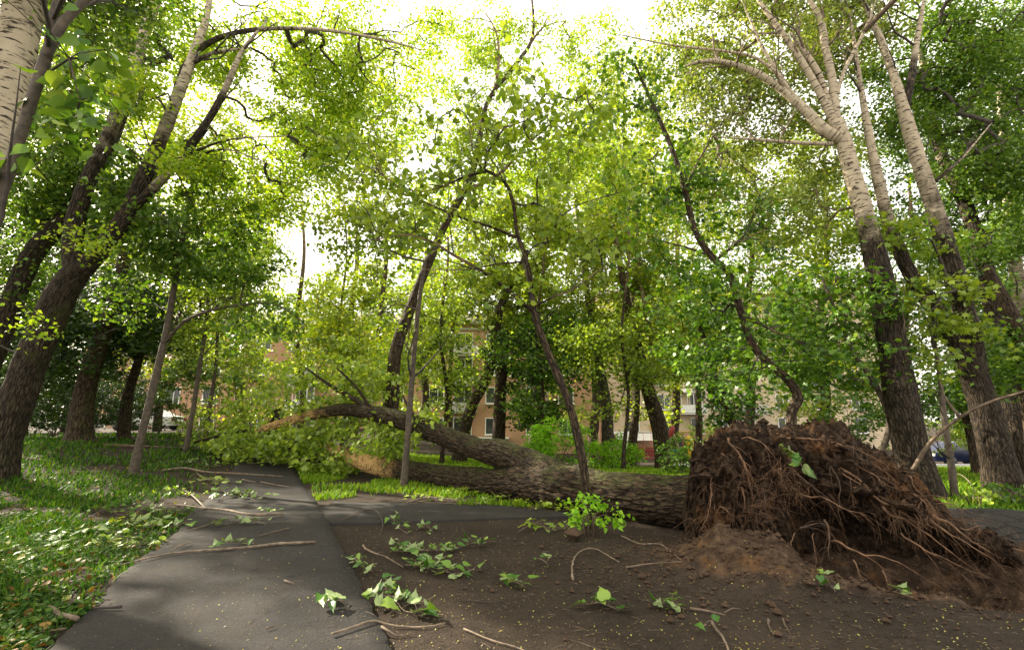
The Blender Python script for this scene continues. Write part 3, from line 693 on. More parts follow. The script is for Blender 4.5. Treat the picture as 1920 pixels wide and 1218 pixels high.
tree('crooked young tree rising from the leafy basal shoots, forked at head height', [[(1103, 990, 19.6), (1100, 945, 17.8), (1097, 900, 17.0), (1088, 840, 17.0), (1068, 760, 15.3), (1040, 690, 14.4), (1012, 620, 12.8), (1000, 580, 12.8), (994, 530, 10.2), (985, 480, 9.3), (970, 440, 7.6), (962, 380, 6.8), (945, 340, 6.0), (908, 318, 5.5)],
      [(1000, 585, 8.5), (960, 550, 7.6), (905, 508, 6.8), (850, 478, 6.0), (815, 455, 5.1), (770, 440, 3.4), (700, 450, 2.5)], [(908, 320, 5.1), (912, 290, 4.7), (930, 262, 4.2), (945, 240, 3.4), (990, 225, 2.5), (1040, 180, 1.7)],
      [(910, 322, 4.7), (870, 332, 4.2), (830, 350, 3.4), (790, 360, 2.5), (740, 350, 2.1)], [(968, 445, 6.0), (920, 425, 5.1), (870, 410, 4.2), (820, 390, 4.2), (760, 360, 3.4), (720, 330, 2.5), (690, 270, 1.7)],
      [(985, 490, 4.2), (930, 495, 3.4), (880, 505, 2.5), (790, 505, 1.7)], [(1000, 575, 4.2), (1030, 560, 3.4), (1070, 545, 2.5), (1130, 500, 1.7)], [(905, 320, 3.4), (885, 280, 2.5), (880, 230, 1.7)]],
     [(880, 250, 190, 80, .42), (740, 340, 150, 80, .40), (1010, 330, 150, 100, .45), (1050, 230, 110, 70, .4), (850, 420, 160, 60, .45), (1060, 480, 120, 70, .5), (680, 290, 70, 60, .3), (930, 540, 110, 40, .35), (980, 160, 70, 50, .4)],
     cov=.62, bark='brown', wood='dark', leafm='young', leaf=.095, tmpl=BROAD, lpc=9, cr=.15, name='young_tree', age=(1, 1), rough=.006, flare=1.2)
tree('dark S curved tree stem growing behind the root plate', [[(1490, 880, 24), (1484, 780, 20), (1496, 745, 20), (1478, 712, 18), (1440, 680, 16), (1408, 640, 15), (1388, 580, 15), (1368, 515, 14), (1335, 482, 13), (1303, 432, 11), (1285, 360, 10), (1262, 285, 9), (1230, 210, 7), (1190, 120, 4)],
      [(1390, 590, 8), (1440, 615, 5), (1500, 640, 3)], [(1340, 490, 6), (1390, 450, 4), (1440, 430, 3)], [(1283, 360, 6), (1310, 300, 4), (1340, 250, 3)]],
     [(1240, 300, 110, 120, .7), (1170, 180, 110, 90, .5), (1340, 380, 110, 90, .6), (1400, 520, 130, 80, .7), (1290, 560, 130, 80, .7), (1400, 680, 130, 70, .9), (1510, 640, 110, 70, .8), (1210, 430, 90, 70, .5)],
     Y=8.4, cov=.75, bark='brown', leafm='maple', leaf=.10, tmpl=MAPLE, lpc=13, cr=.17, name='maple', age=(1, 1))
# --- centre background trees
tree('ivy wrapped trunk leaning right behind the fallen stem, reaching the bright sky', [[(730, 850, 28.9), (735, 760, 26.2), (742, 660, 23.6), (765, 590, 19.7), (800, 500, 17.1), (840, 410, 14.4), (880, 340, 12.5), (897, 270, 9.8), (915, 190, 7.9), (960, 130, 7.2), (995, 80, 5.9), (1000, 30, 4.6), (990, -60, 2.6)],
      [(860, 360, 8.0), (930, 330, 6.4), (1000, 260, 4.8), (1060, 210, 3.2)], [(996, 80, 4.8), (1020, 50, 3.2), (1060, 40, 2.4)], [(925, 180, 6.4), (935, 120, 5.6), (930, 60, 4.0), (900, 10, 2.4)]],
     [(735, 700, 45, 75, .9), (900, 60, 90, 60, .55), (1000, 90, 110, 60, .35), (880, 160, 110, 60, .6), (980, 290, 160, 70, .7, 1), (1090, 310, 120, 100, .65, 1), (820, 250, 100, 60, .5), (1120, 80, 80, 60, .35), (850, 380, 80, 60, .5)],
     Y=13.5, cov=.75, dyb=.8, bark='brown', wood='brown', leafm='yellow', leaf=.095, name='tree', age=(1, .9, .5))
tree('mossy forked trunk leaning right before the brick house', [[(868, 822, 22), (885, 760, 21), (915, 700, 20), (928, 640, 18), (932, 600, 17), (945, 560, 14), (990, 470, 9)], [(930, 610, 8), (922, 595, 7), (905, 588, 4)]],
     [(960, 430, 130, 80, .9), (900, 560, 110, 60, .8), (1030, 540, 100, 70, .8)], Y=19, bark='brown', leafm='poplar', leaf=.14, name='tree', age=(1, 1))
tree('dark straight trunk before the brick house ground floor', [[(935, 830, 26), (938, 740, 22), (945, 640, 17), (950, 540, 10)]], [(990, 660, 80, 90, .9), (960, 560, 90, 60, .8), (1010, 760, 60, 60, .7)], Y=22, bark='brown', leafm='dark', leaf=.16, name='tree', age=(1, 1))
tree('thin dark trunk in front of the brick house balconies', [[(845, 800, 9), (843, 720, 8), (850, 600, 6)]], [(850, 560, 90, 60, .8), (790, 640, 50, 50, .7)], Y=26, bark='brown', leafm='poplar', leaf=.18, name='tree', age=(1, 1), lpc=24)
tree('straight trunk with peeling bark right of the bright bush', [[(1140, 850, 24), (1137, 760, 21), (1125, 690, 17), (1108, 600, 13), (1095, 500, 10), (1080, 390, 7)]], [(1090, 430, 110, 100, .75), (1150, 560, 90, 80, .8), (1080, 640, 60, 60, .6)], Y=20, bark='grey', leafm='poplar', leaf=.14, name='poplar', age=(1, .9, 0))
tree('leaning trunk beside the red bench with a torn scar', [[(1244, 868, 34), (1236, 800, 31), (1216, 735, 26), (1200, 670, 21), (1180, 590, 16), (1160, 480, 11), (1140, 380, 7)], [(1215, 730, 12), (1222, 640, 10), (1200, 520, 7), (1195, 400, 5)]],
     [(1190, 430, 110, 110, .8), (1230, 560, 110, 90, .8), (1160, 640, 70, 60, .5), (1280, 650, 80, 70, .6)], Y=18, bark='brown', leafm='poplar', leaf=.13, name='tree', age=(1, 1, .3))
tree('dark forked trunk behind the root plate left shoulder', [[(1385, 840, 20), (1372, 790, 17), (1345, 720, 14), (1330, 660, 10), (1290, 560, 7)]], [(1330, 640, 100, 70, .9), (1360, 740, 70, 50, .8)], Y=14, bark='brown', leafm='maple', leaf=.13, name='maple', age=(1, 1))
tree('upright dark trunk between the benches and the root plate', [[(1310, 850, 14), (1310, 770, 12), (1305, 680, 9), (1290, 600, 7)]], [(1300, 600, 90, 80, .9), (1250, 680, 50, 50, .6)], Y=22, bark='brown', leafm='poplar', leaf=.15, name='tree', age=(1, 1))
# --- right hand poplars
tree('mossy big poplar right behind the root plate with white fan of limbs', [[(1728, 935, 88.0), (1712, 860, 75.7), (1692, 760, 68.6), (1672, 640, 58.1), (1650, 520, 51.0), (1628, 430, 40.5), (1602, 340, 35.2), (1580, 260, 30.8), (1566, 228, 28.2)],
      [(1568, 235, 19.4), (1562, 160, 17.6), (1548, 90, 15.0), (1535, 30, 12.3), (1490, -40, 7.9)], [(1568, 240, 17.6), (1540, 180, 15.8), (1500, 110, 13.2), (1450, 40, 10.6), (1400, -30, 7.0)],
      [(1562, 230, 14.1), (1540, 150, 12.3), (1510, 100, 10.6), (1480, 60, 7.0)], [(1545, 250, 19.4), (1500, 200, 16.7), (1440, 150, 14.1), (1380, 122, 11.4), (1320, 115, 7.9), (1270, 130, 4.4)],
      [(1575, 262, 26.4), (1540, 240, 22.9), (1520, 215, 17.6), (1480, 170, 8.8), (1430, 90, 6.2), (1390, 0, 4.4)], [(1560, 270, 10.6), (1500, 268, 7.9), (1420, 262, 6.2), (1340, 256, 3.5)],
      [(1480, 160, 7.0), (1420, 110, 6.2), (1350, 95, 5.3), (1260, 85, 3.5), (1160, 65, 1.8)], [(1560, 220, 10.6), (1580, 140, 8.8), (1620, 60, 7.0), (1650, -20, 4.4)]],
     [(1450, 90, 150, 100, .8), (1340, 170, 100, 90, .8), (1290, 60, 90, 70, .5), (1600, 60, 110, 90, .85), (1420, 240, 120, 70, .7), (1550, 300, 80, 60, .6), (1350, 320, 110, 70, .7, 1), (1480, 400, 90, 60, .8, 1), (1490, -10, 150, 60, .7), (1540, 220, 50, 35, .9)],
     dyb=1.3, shade_blobs=[((7.5, 1.5, 9.5), (3.5, 3.5, 2), 6000), ((2.5, -1.0, 10), (4, 3.5, 2), 5000)], bark='poplar', wood='brown', leafm='silver', leaf=.085, age=(1, 1, 1, .85, .2, 0), name='poplar', rough=.022, flare=1.3)  # two unseen crown clumps added overhead to shade the ground
tree('scarred poplar forking low at the right, pale left stem', [[(1885, 930, 84.3), (1868, 850, 72.2), (1845, 760, 63.6), (1815, 675, 55.0)],
      [(1822, 690, 44.7), (1780, 620, 39.6), (1740, 560, 34.4), (1700, 500, 31.0), (1668, 420, 25.8), (1645, 330, 20.6), (1625, 230, 15.5), (1612, 150, 10), (1598, 60, 6), (1580, -20, 3)],
      [(1830, 700, 51.6), (1812, 600, 46.4), (1785, 500, 43.0), (1755, 400, 36.1), (1722, 300, 31.0), (1698, 220, 25.8), (1672, 130, 17.2), (1640, 50, 12.0), (1600, -40, 7.7)],
      [(1695, 215, 18.9), (1710, 140, 15.5), (1722, 60, 12.0), (1740, -40, 7.7)], [(1740, 350, 10.3), (1800, 300, 6.9), (1860, 230, 4.3)]],
     [(1720, 90, 120, 100, .9), (1830, 170, 110, 90, .9), (1690, 230, 80, 60, .8), (1870, 60, 90, 80, .8), (1820, 300, 100, 80, .9), (1760, 200, 90, 80, .8)],
     dyb=1.3, bark='poplar', wood='dark', leafm='linden', leaf=.085, lage=(.9, .75, .3, 0, 0), age=(1, 1, 1, .9, .8), name='poplar', rough=.02, flare=1.15)
tree('brownish poplar stem behind the scarred fork, upper right', [[(1925, 900, 60), (1895, 760, 48), (1868, 600, 40), (1840, 470, 34), (1800, 360, 28), (1765, 290, 24), (1740, 180, 16), (1720, 60, 10)]],
     [(1860, 380, 100, 70, .9), (1800, 480, 90, 60, .8), (1900, 250, 80, 80, .8)], Y=11, leafm='linden', leaf=.10, age=(1, 1, .6, .3), name='poplar')
tree('pale straight poplar stem near the right frame edge', [[(1960, 880, 40), (1935, 740, 34), (1912, 560, 30), (1895, 420, 26), (1884, 290, 22), (1875, 160, 16)]],
     [(1890, 130, 90, 80, .9), (1900, 480, 80, 80, .9), (1850, 560, 90, 60, .8)], Y=12.5, leafm='linden', leaf=.10, age=(1, .6, .1, 0), name='poplar')
tree('dark near black trunk cut by the right frame edge', [[(1960, 930, 60), (1945, 800, 54), (1920, 680, 46), (1900, 600, 34), (1850, 500, 20)]], [(1880, 640, 70, 60, .9), (1830, 700, 70, 50, .8)], Y=9.8, bark='brown', leafm='maple', leaf=.10, age=(1, 1), name='tree')
tree('slim maple with a low spreading crown left of the big mossy poplar', [[(1650, 860, 14), (1668, 790, 13), (1640, 720, 11), (1600, 660, 9), (1570, 590, 7), (1540, 520, 5)], [(1640, 720, 7), (1560, 700, 5), (1500, 690, 3)]],
     [(1560, 560, 130, 80, .9), (1480, 600, 110, 70, .8), (1590, 680, 100, 60, .9), (1450, 720, 110, 50, .9)], Y=9.2, bark='slim', leafm='maple', leaf=.11, tmpl=MAPLE, lpc=15, cr=.17, name='maple', age=(1, 1))
tree('young maple with bright leaves between the two right poplars', [[(1790, 925, 18), (1782, 860, 16), (1770, 780, 12), (1760, 690, 9), (1745, 600, 6)]], [(1750, 560, 90, 60, .8), (1710, 440, 80, 50, .6), (1800, 640, 80, 60, .8), (1730, 700, 50, 50, .7), (1640, 450, 60, 40, .6)],
     Y=9.0, bark='slim', leafm='young', leaf=.115, tmpl=MAPLE, lpc=13, cr=.17, name='maple', age=(1, 1))
tree('small dark trunk standing before the parked blue car', [[(1830, 880, 20), (1822, 830, 18), (1808, 770, 15), (1800, 690, 11)]], [(1800, 730, 70, 50, .9), (1860, 760, 60, 50, .9)], Y=13, bark='brown', leafm='maple', leaf=.13, name='tree', age=(1, 1))
#@END
# --- row of farther trees that close the view
far_specs = [
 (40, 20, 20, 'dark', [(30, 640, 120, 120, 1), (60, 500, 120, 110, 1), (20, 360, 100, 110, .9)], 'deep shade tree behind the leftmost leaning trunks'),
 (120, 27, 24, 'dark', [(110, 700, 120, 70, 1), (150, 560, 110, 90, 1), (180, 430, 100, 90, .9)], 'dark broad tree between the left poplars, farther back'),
 (290, 30, 20, 'poplar', [(290, 640, 90, 80, .9), (280, 520, 110, 80, 1), (230, 300, 110, 110, .8)], 'mid green tree behind the leaning young tree'),
 (440, 34, 20, 'poplar', [(430, 590, 80, 60, .8), (470, 500, 90, 70, .9), (440, 380, 100, 90, .9), (400, 250, 110, 90, .8)], 'tall loose tree left of the sky gap'),
 (560, 36, 16, 'yellow', [(540, 590, 70, 50, .8), (600, 570, 70, 50, .7)], 'low sunny tree over the brick house corner'),
 (660, 33, 18, 'poplar', [(650, 590, 90, 60, .9), (690, 540, 90, 60, .9), (620, 640, 60, 30, .6)], 'rounded tree under the bright sky gap'),
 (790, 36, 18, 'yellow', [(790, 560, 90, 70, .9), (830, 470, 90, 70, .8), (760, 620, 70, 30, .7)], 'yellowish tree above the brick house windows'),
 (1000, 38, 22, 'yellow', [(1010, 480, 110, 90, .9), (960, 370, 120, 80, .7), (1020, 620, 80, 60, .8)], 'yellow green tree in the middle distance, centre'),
 (1110, 34, 20, 'poplar', [(1110, 600, 80, 70, .8), (1120, 470, 100, 90, .8), (1130, 350, 110, 90, .7), (1160, 240, 100, 80, .45)], 'tall thin crowned tree right of centre'),
 (1260, 40, 20, 'poplar', [(1270, 560, 100, 80, .9), (1260, 420, 110, 90, .8), (1250, 300, 100, 80, .6), (1230, 690, 60, 40, .4)], 'tall tree before the cream house'),
 (1400, 32, 22, 'poplar', [(1400, 620, 110, 80, 1), (1420, 480, 120, 90, .9), (1400, 350, 110, 90, .8)], 'dense tree behind the S curved stem'),
 (1540, 27, 24, 'poplar', [(1540, 720, 110, 70, 1), (1560, 590, 110, 90, 1), (1560, 440, 110, 100, .9), (1530, 300, 90, 90, .7)], 'dense tree left of the big mossy poplar, far behind'),
 (1700, 25, 22, 'maple', [(1690, 740, 90, 60, 1), (1710, 620, 100, 80, 1), (1700, 470, 110, 100, .9), (1740, 330, 100, 90, .8)], 'green tree closing the gap between the right poplars'),
 (715, 23, 16, 'poplar', [(690, 260, 100, 90, .7), (650, 380, 60, 60, .6), (740, 140, 80, 60, .5), (760, 400, 90, 70, .7)], 'slender tall tree behind the pole thin young one, tip in the bright sky'),
 (1185, 25, 18, 'poplar', [(1190, 170, 100, 90, .6), (1150, 290, 110, 80, .7), (1210, 400, 100, 70, .8), (1090, 160, 70, 60, .5)], 'slender tall tree under the bright sky right of centre'),
 (830, 17, 9, 'young', [(830, 650, 60, 32, .75), (800, 560, 90, 45, .8), (880, 710, 40, 22, .5)], 'slim understory tree hiding part of the brick house balconies'),
 (1010, 18, 9, 'maple', [(1020, 690, 55, 35, .8), (1050, 620, 80, 40, .9), (975, 740, 40, 22, .5)], 'slim dark leaved understory tree right of the brick house balconies'),
 (1170, 16, 8, 'young', [(1180, 690, 50, 32, .6), (1150, 620, 80, 40, .8), (1240, 720, 35, 22, .45)], 'slim bright understory tree before the cream house'),
 (640, 21, 8, 'poplar', [(640, 620, 80, 40, .9), (600, 560, 60, 35, .7), (690, 660, 40, 25, .5)], 'low leafy tree over the broken crown, before the house cornice'),
 (1850, 22, 22, 'dark', [(1850, 780, 110, 40, .7), (1850, 700, 110, 70, 1), (1870, 560, 110, 100, 1), (1860, 400, 110, 110, .9), (1860, 250, 100, 90, .7)], 'dark tree massed behind the right frame edge trunks'),
]
for (px, Y, wpx, lm, bl, lab) in far_specs:
    if 400 < px < 1350: bl = bl+[(px-30, 655, 80, 42, .9), (px+45, 705, 65, 32, .7), (px-10, 770, 60, 22, .5)]
    tree(lab, [[(px, 840, wpx), (px+8, 740, wpx*.8), (px-4, 620, wpx*.65), (px+10, 480, wpx*.45), (px+5, min(380, bl[-1][1]), wpx*.25)]], bl, Y=Y, cov=.72, bark='brown', leafm=lm, leaf=.0085*Y**.97, lpc=30, cr=.42,
         shoots=.5, name='background_tree', age=(1, .8, .3), group=None, twr=.007, flare=1.2, sides=12)
# --- shrubs
def shrub(label, px, py, rx, ry, leafm, leaf, cov=1.6, tmpl=KITE, n=7, name='bush', lpc=24, cr=.12, base=None, Yv=None, up=.62):
    b = G(px, base or py+ry) if Yv is None else P(px, base or py+ry, Yv)[0]
    Y = b[1]; e = empty(name, (b[0], b[1], float(terrain(b[0], b[1]))), label, 'bush')
    c, t = P(px, py, Y); m = t/F; mb = MB(); sk = []
    for k in range(n):
        a = k/n*2*math.pi+random.random(); tip = c+np.array([math.cos(a)*rx*m*.6, math.sin(a)*rx*m*.4, ry*m*random.uniform(-.1, .5)])
        rows = [[b[0]+.05*math.cos(a), b[1]+.05*math.sin(a), b[2]-.03, .014], [*(b*.5+tip*.5+np.array([0, 0, .1])), .010], [*tip, .005]]
        tube(mb, rows, 6, step=.15); sk.append(spline(rows, .12)[:, :3])
    lf = MB(); ta = {id(KITE): .36, id(TRIO): .36, id(BROAD): .55, id(MAPLE): .75}[id(tmpl)]
    nl = cov*math.pi*rx*ry*m*m/(ta*leaf*leaf*.62)
    gen_crown(mb, lf, np.vstack(sk), [(c, np.array([rx*m, rx*m*.8, ry*m]), nl)], leaf, tmpl, lpc, cr, twr=.0025, up=up)
    mb.build('stems', MTW['brown'], e); lf.build('foliage', ML[leafm], e); return e
shrub('bright green bush behind the fallen trunk, largest of the lawn bushes', 1045, 832, 75, 50, 'bush', .09, 2.2)
shrub('bright green bush right of the crooked young tree, beside the bench', 1150, 850, 55, 32, 'bush', .09, 2.2)
shrub('shaded bush at the left foot of the root plate', 1278, 855, 42, 36, 'maple', .08, 1.8)
shrub('fresh leafy basal shoots round the crooked young tree foot', 1105, 968, 52, 40, 'bush', .055, 1.5, BROAD, lpc=12, cr=.06, base=1004, name='basal_shoots')
shrub('broad leaved plant at the right frame edge by the cracked asphalt', 1890, 925, 60, 24, 'maple', .07, 1.5, BROAD, lpc=10, cr=.08, base=945)
shrub('pale leafy heap of snapped shoots below the right poplars', 1830, 938, 50, 15, 'fallen', .075, 1.5, BROAD, lpc=10, cr=.07, base=950)
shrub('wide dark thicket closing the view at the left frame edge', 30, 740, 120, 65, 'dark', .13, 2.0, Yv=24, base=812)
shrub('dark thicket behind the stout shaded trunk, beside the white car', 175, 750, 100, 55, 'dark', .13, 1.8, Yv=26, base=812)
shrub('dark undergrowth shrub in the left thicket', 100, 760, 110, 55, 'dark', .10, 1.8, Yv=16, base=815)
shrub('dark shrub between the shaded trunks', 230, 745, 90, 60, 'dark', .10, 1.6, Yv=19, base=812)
shrub('leafy thicket hiding the house wall left of the fallen crown', 400, 690, 80, 60, 'linden', .13, 1.0, Yv=21, base=815)
shrub('tall loose shrub between the saplings and the house', 455, 650, 50, 60, 'young', .13, .6, Yv=23, base=815)
shrub('mid green shrub behind the saplings', 340, 730, 80, 60, 'linden', .11, 1.3, Yv=20, base=815)
shrub('thin leafy shrub before the brick house wall', 470, 740, 60, 55, 'poplar', .11, .8, Yv=22, base=815)
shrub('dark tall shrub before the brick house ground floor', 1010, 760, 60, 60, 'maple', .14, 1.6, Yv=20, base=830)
shrub('shrub thicket left of the mossy poplar base', 1600, 790, 70, 50, 'maple', .10, 1.5, Yv=14, base=850)
shrub('sunlit shrub behind the right trunks', 1780, 815, 60, 30, 'young', .12, 1.2, Yv=18, base=860)
shrub('low hedge like shrub before the cream house', 1330, 815, 60, 25, 'young', .14, 1.1, Yv=28, base=850)

# ------------------------------------------------ fallen tree
fb = G(1290, 990); fe = empty('fallen_tree', (2.5, 6.2, 0), 'uprooted old poplar lying across the lawn with its root plate torn up', 'fallen tree')
def fpath(l, k=.84):
    out = []
    for (px, py, w_, Y) in l:
        p, t = P(px, py+w_*(1-k)*.4, Y); out.append([*p, k*w_*t/F/2])
    return out
stem_main = fpath([(1420, 935, 116, 5.7), (1330, 934, 112, 6.25), (1250, 932, 106, 6.8), (1150, 921, 98, 7.4), (1060, 907, 92, 8.0), (1000, 897, 84, 8.6), (930, 900, 62, 9.3), (860, 894, 52, 10.2), (780, 882, 46, 11.2), (700, 868, 38, 12.2), (640, 848, 30, 13.2), (590, 840, 26, 14)])
stem_up = fpath([(1080, 900, 65.1, 8.0), (1020, 880, 72.2, 8.5), (975, 858, 63.4, 8.9), (935, 846, 58.1, 9.2), (895, 838, 45.8, 9.6), (840, 818, 41.4, 10.3), (770, 790, 37.0, 11.2), (700, 772, 31.7, 12), (640, 766, 25.5, 12.8), (570, 780, 20.2, 13.6), (480, 806, 12.3, 14.5)])
mb = MB()
tube(mb, stem_main, 110, .03, rough=.042, knob=.12, seed=3, age=(1, 1, 1, 1, 1, 1, .95, .9, .3, 0, 0, .8))  # age dips near the far end to paint a sunlit orange stretch
tube(mb, stem_up, 96, .03, rough=.036, knob=.14, seed=8, age=(1, 1, 1, 1, 1, 1, .9, .75, .4, .3, .2))
fl = [fpath([(705, 768, 14, 12), (660, 745, 11, 12.4), (620, 722, 8, 12.8), (575, 690, 4, 13.2)]), fpath([(695, 765, 8, 12), (668, 725, 6, 12.1), (632, 690, 4, 12.3)]),
      fpath([(500, 800, 9, 14.3), (520, 775, 6, 14.3), (545, 740, 3, 14.4)]), fpath([(530, 788, 9, 14), (515, 770, 7, 14), (528, 765, 5, 14)]),
      fpath([(590, 840, 22, 14), (540, 835, 16, 14.8), (470, 850, 9, 15.5), (400, 858, 5, 16)]), fpath([(640, 850, 14, 13.2), (600, 862, 10, 13), (560, 860, 6, 13)]),
      fpath([(480, 806, 12, 14.5), (430, 812, 8, 15), (360, 830, 5, 15.5)]), fpath([(800, 800, 9, 10.8), (770, 770, 6, 10.9), (755, 740, 4, 11.1)])]
for k, l in enumerate(fl): tube(mb, l, 12, .12, seed=k, knob=.2, age=(1, .75))
sk = [spline(np.array(l), .25)[:, :3] for l in fl]+[spline(np.array(stem_up), .3)[25:, :3], spline(np.array(stem_main), .3)[32:, :3]]
fblobs = [(640, 820, 130, 45, 1.0, 13.4), (520, 830, 110, 50, 1.2, 14.5), (450, 845, 75, 25, 1.2, 15.5), (560, 730, 90, 45, .55, 13.6), (690, 700, 70, 60, .5, 12.8), (720, 820, 80, 45, .8, 11.8), (790, 790, 50, 30, .6, 11), (470, 770, 70, 40, .6, 15), (610, 862, 100, 16, .9, 12.8), (400, 800, 60, 35, .5, 16), (660, 660, 60, 30, .5, 14), (640, 730, 80, 30, .5, 13.5), (430, 750, 50, 40, .4, 16)]
BB = []
for (px, py, rx, ry, cv, Y) in fblobs:
    c, t = P(px, py, Y); m = t/F; BB.append((c, np.array([rx*m, rx*m*.6, ry*m]), 1.9*cv*math.pi*rx*ry*m*m/(.36*.14**2*.62)))
w_, l_ = mb, MB(); mb.mi = 1; gen_crown(w_, l_, np.vstack(sk), BB, .14, KITE, 18, .17, droop=.6, hang=.06)
w_.build('trunk', [MBk['fallen'], MTW['brown']], fe); l_.build('crown', ML['fallen'], fe)

# root plate: a lumpy slab of soil, s runs left to right, v runs round its section
A0 = np.array([2.12, 6.05]); A1 = np.array([4.70, 4.80]); ax = (A1-A0)/np.linalg.norm(A1-A0); fr = np.array([ax[1], -ax[0]])   # fr faces the camera
def plate_top(s): return np.interp(s, [0, .04, .10, .2, .32, .45, .56, .66, .74, .84, .93, 1], [.50, .90, 1.10, 1.20, 1.22, 1.20, 1.14, .98, .74, .50, .30, .10])
ns, nv = 220, 200
S_ = np.linspace(0, 1, ns)[:, None]*np.ones(nv); th = np.linspace(0, 2*math.pi, nv)[None, :]*np.ones((ns, 1))
top = plate_top(S_)
cy_ = top*.46; hh_ = top*.56; dep = np.interp(S_, [0, .08, .3, .6, .8, 1], [.30, .52, .62, .66, .50, .22])
cz = np.sin(th); cx = np.cos(th)
zz = cy_+hh_*np.sign(cz)*np.abs(cz)**.8
# the face leans back at the bottom on the right half (overhang)
fx = dep*np.sign(cx)*np.abs(cx)**.75
ov = ss(S_, .30, .5)*(1-ss(S_, .85, 1)); lowf = np.clip(1-zz/(top*.62+1e-6), 0, 1)*(cx > 0)
fx = fx*(1-.9*ov*lowf)-.12*ov*lowf
base = A0[None, None, :]+(A1-A0)[None, None, :]*S_[..., None]+fr[None, None, :]*fx[..., None]
V = np.concatenate([base, zz[..., None]], -1)
nrm = np.stack([fr[0]*cx, fr[1]*cx, cz], -1)
d = .22*fbm(V*2.3, 3, 41)+.17*fbm(V*6, 4, 51)+.10*(1-np.abs(fbm(V*11, 3, 61))*2.4)+.045*fbm(V*30, 2, 71)
d = d*(.35+.65*np.minimum(1, top*1.4))-.04
cav = ss(S_, .30, .40)*(1-ss(S_, .84, .92))*np.exp(-((zz-.27)/.20)**2)*(cx > 0)*(.75+.9*fbm(V*3.3, 2, 88))
cav = cav+.5*np.exp(-((S_-.42)/.06)**2-((zz-.55)/.14)**2)*(cx > 0)+.5*np.exp(-((S_-.62)/.07)**2-((zz-.62)/.07)**2)*(cx > 0)
d = d-.75*np.clip(cav, 0, 1.2)
led = ss(S_, .45, .55)*(1-ss(S_, .9, 1))*np.exp(-((zz-.60*top)/.07)**2)*(cx > 0); d = d+.16*led*(1+fbm(V*7, 2, 90))
V = V+nrm*d[..., None]+np.stack([ax[0]*cx*0, cx*0, cx*0], -1)
ii = np.arange(ns-1)[:, None]*nv+np.arange(nv-1)[None, :]
Q = np.stack([ii, ii+nv, ii+nv+1, ii+1], -1).reshape(-1, 4)
mb = MB(); mb.add(V.reshape(-1, 3), Q=Q); 
cL = V[0].mean(0)-np.array([ax[0], ax[1], 0])*.1; cR = V[-1].mean(0)
mb.add(np.vstack([cL, V[0]]), T=[[0, i+1, i+2] for i in range(nv-1)]); mb.add(np.vstack([cR, V[-1]]), T=[[0, i+2, i+1] for i in range(nv-1)])
mb.build('root_plate', M_clod, fe)
# clods stuck on the plate
n = 2600; si = rng.integers(4, ns-8, n); vi = rng.integers(0, nv, n); c0 = V[si, vi]; s = rng.lognormal(-3.9, .5, n)
Vc = c0[:, None, :]+ICO[None]*s[:, None, None]*rng.uniform(.6, 1.3, (n, 7, 1))
mb = MB(); mb.add(Vc.reshape(-1, 3), T=(IT[None]+(np.arange(n)*7)[:, None, None]).reshape(-1, 3))
o = mb.build('clods', M_clod, fe, smooth=False); o['kind'] = 'stuff'
def surf(s, z):
    """point on the camera side of the plate at fraction s, height z"""
    i = int(np.clip(s, 0, 1)*(ns-1)); row = V[i]; m_ = np.cos(th[0]) > 0
    r_ = row[m_]; return r_[np.argmin(np.abs(r_[:, 2]-z))]
fr3 = np.array([fr[0], fr[1], 0.]); ax3 = np.array([ax[0], ax[1], 0.])
def rootmesh(mb, rows, sides, depth=0):
    q = spline(rows, .035); L = np.linalg.norm(np.diff(q[:, :3], axis=0), axis=1).sum(); sd = random.randrange(999)
    q[1:, :3] += (.055 if depth == 0 else .04)*min(1, L*2)*np.stack([fbm(q[1:, :3]*5+sd+k*17, 3, k) for k in range(3)], 1)
    q[:, 3] *= np.linspace(1, .25, len(q))
    tube(mb, q, sides if depth == 0 else 5, knob=.3, seed=sd, cap=depth == 0)
    if depth < 2:
        for k in range(random.randint(3, 6) if depth == 0 else random.randint(1, 3)):
            i = random.randint(len(q)//5, len(q)-2); p = q[i, :3]; t_ = q[min(i+1, len(q)-1), :3]-q[i-1, :3]; t_ = t_/(np.linalg.norm(t_)+1e-6)
            dd = t_+np.array([random.gauss(0, .6), random.gauss(0, .5), random.gauss(-.35, .45)]); dd /= np.linalg.norm(dd); l_ = random.uniform(.08, .35)*(1 if depth == 0 else .5)
            e_ = p+dd*l_; e_[2] -= l_*.25
            rootmesh(mb, np.array([[*p, q[i, 3]*.5], [*(p+dd*l_*.5), q[i, 3]*.38], [*e_, q[i, 3]*.2]]), 5, depth+1)
def root(pts, r0, r1, m='root', sides=9):
    pts = np.array(pts); rr = np.linspace(r0, r1, len(pts)); mb = MB(); rootmesh(mb, np.column_stack([pts, rr]), sides); return mb.build('root', MTW[m], fe)
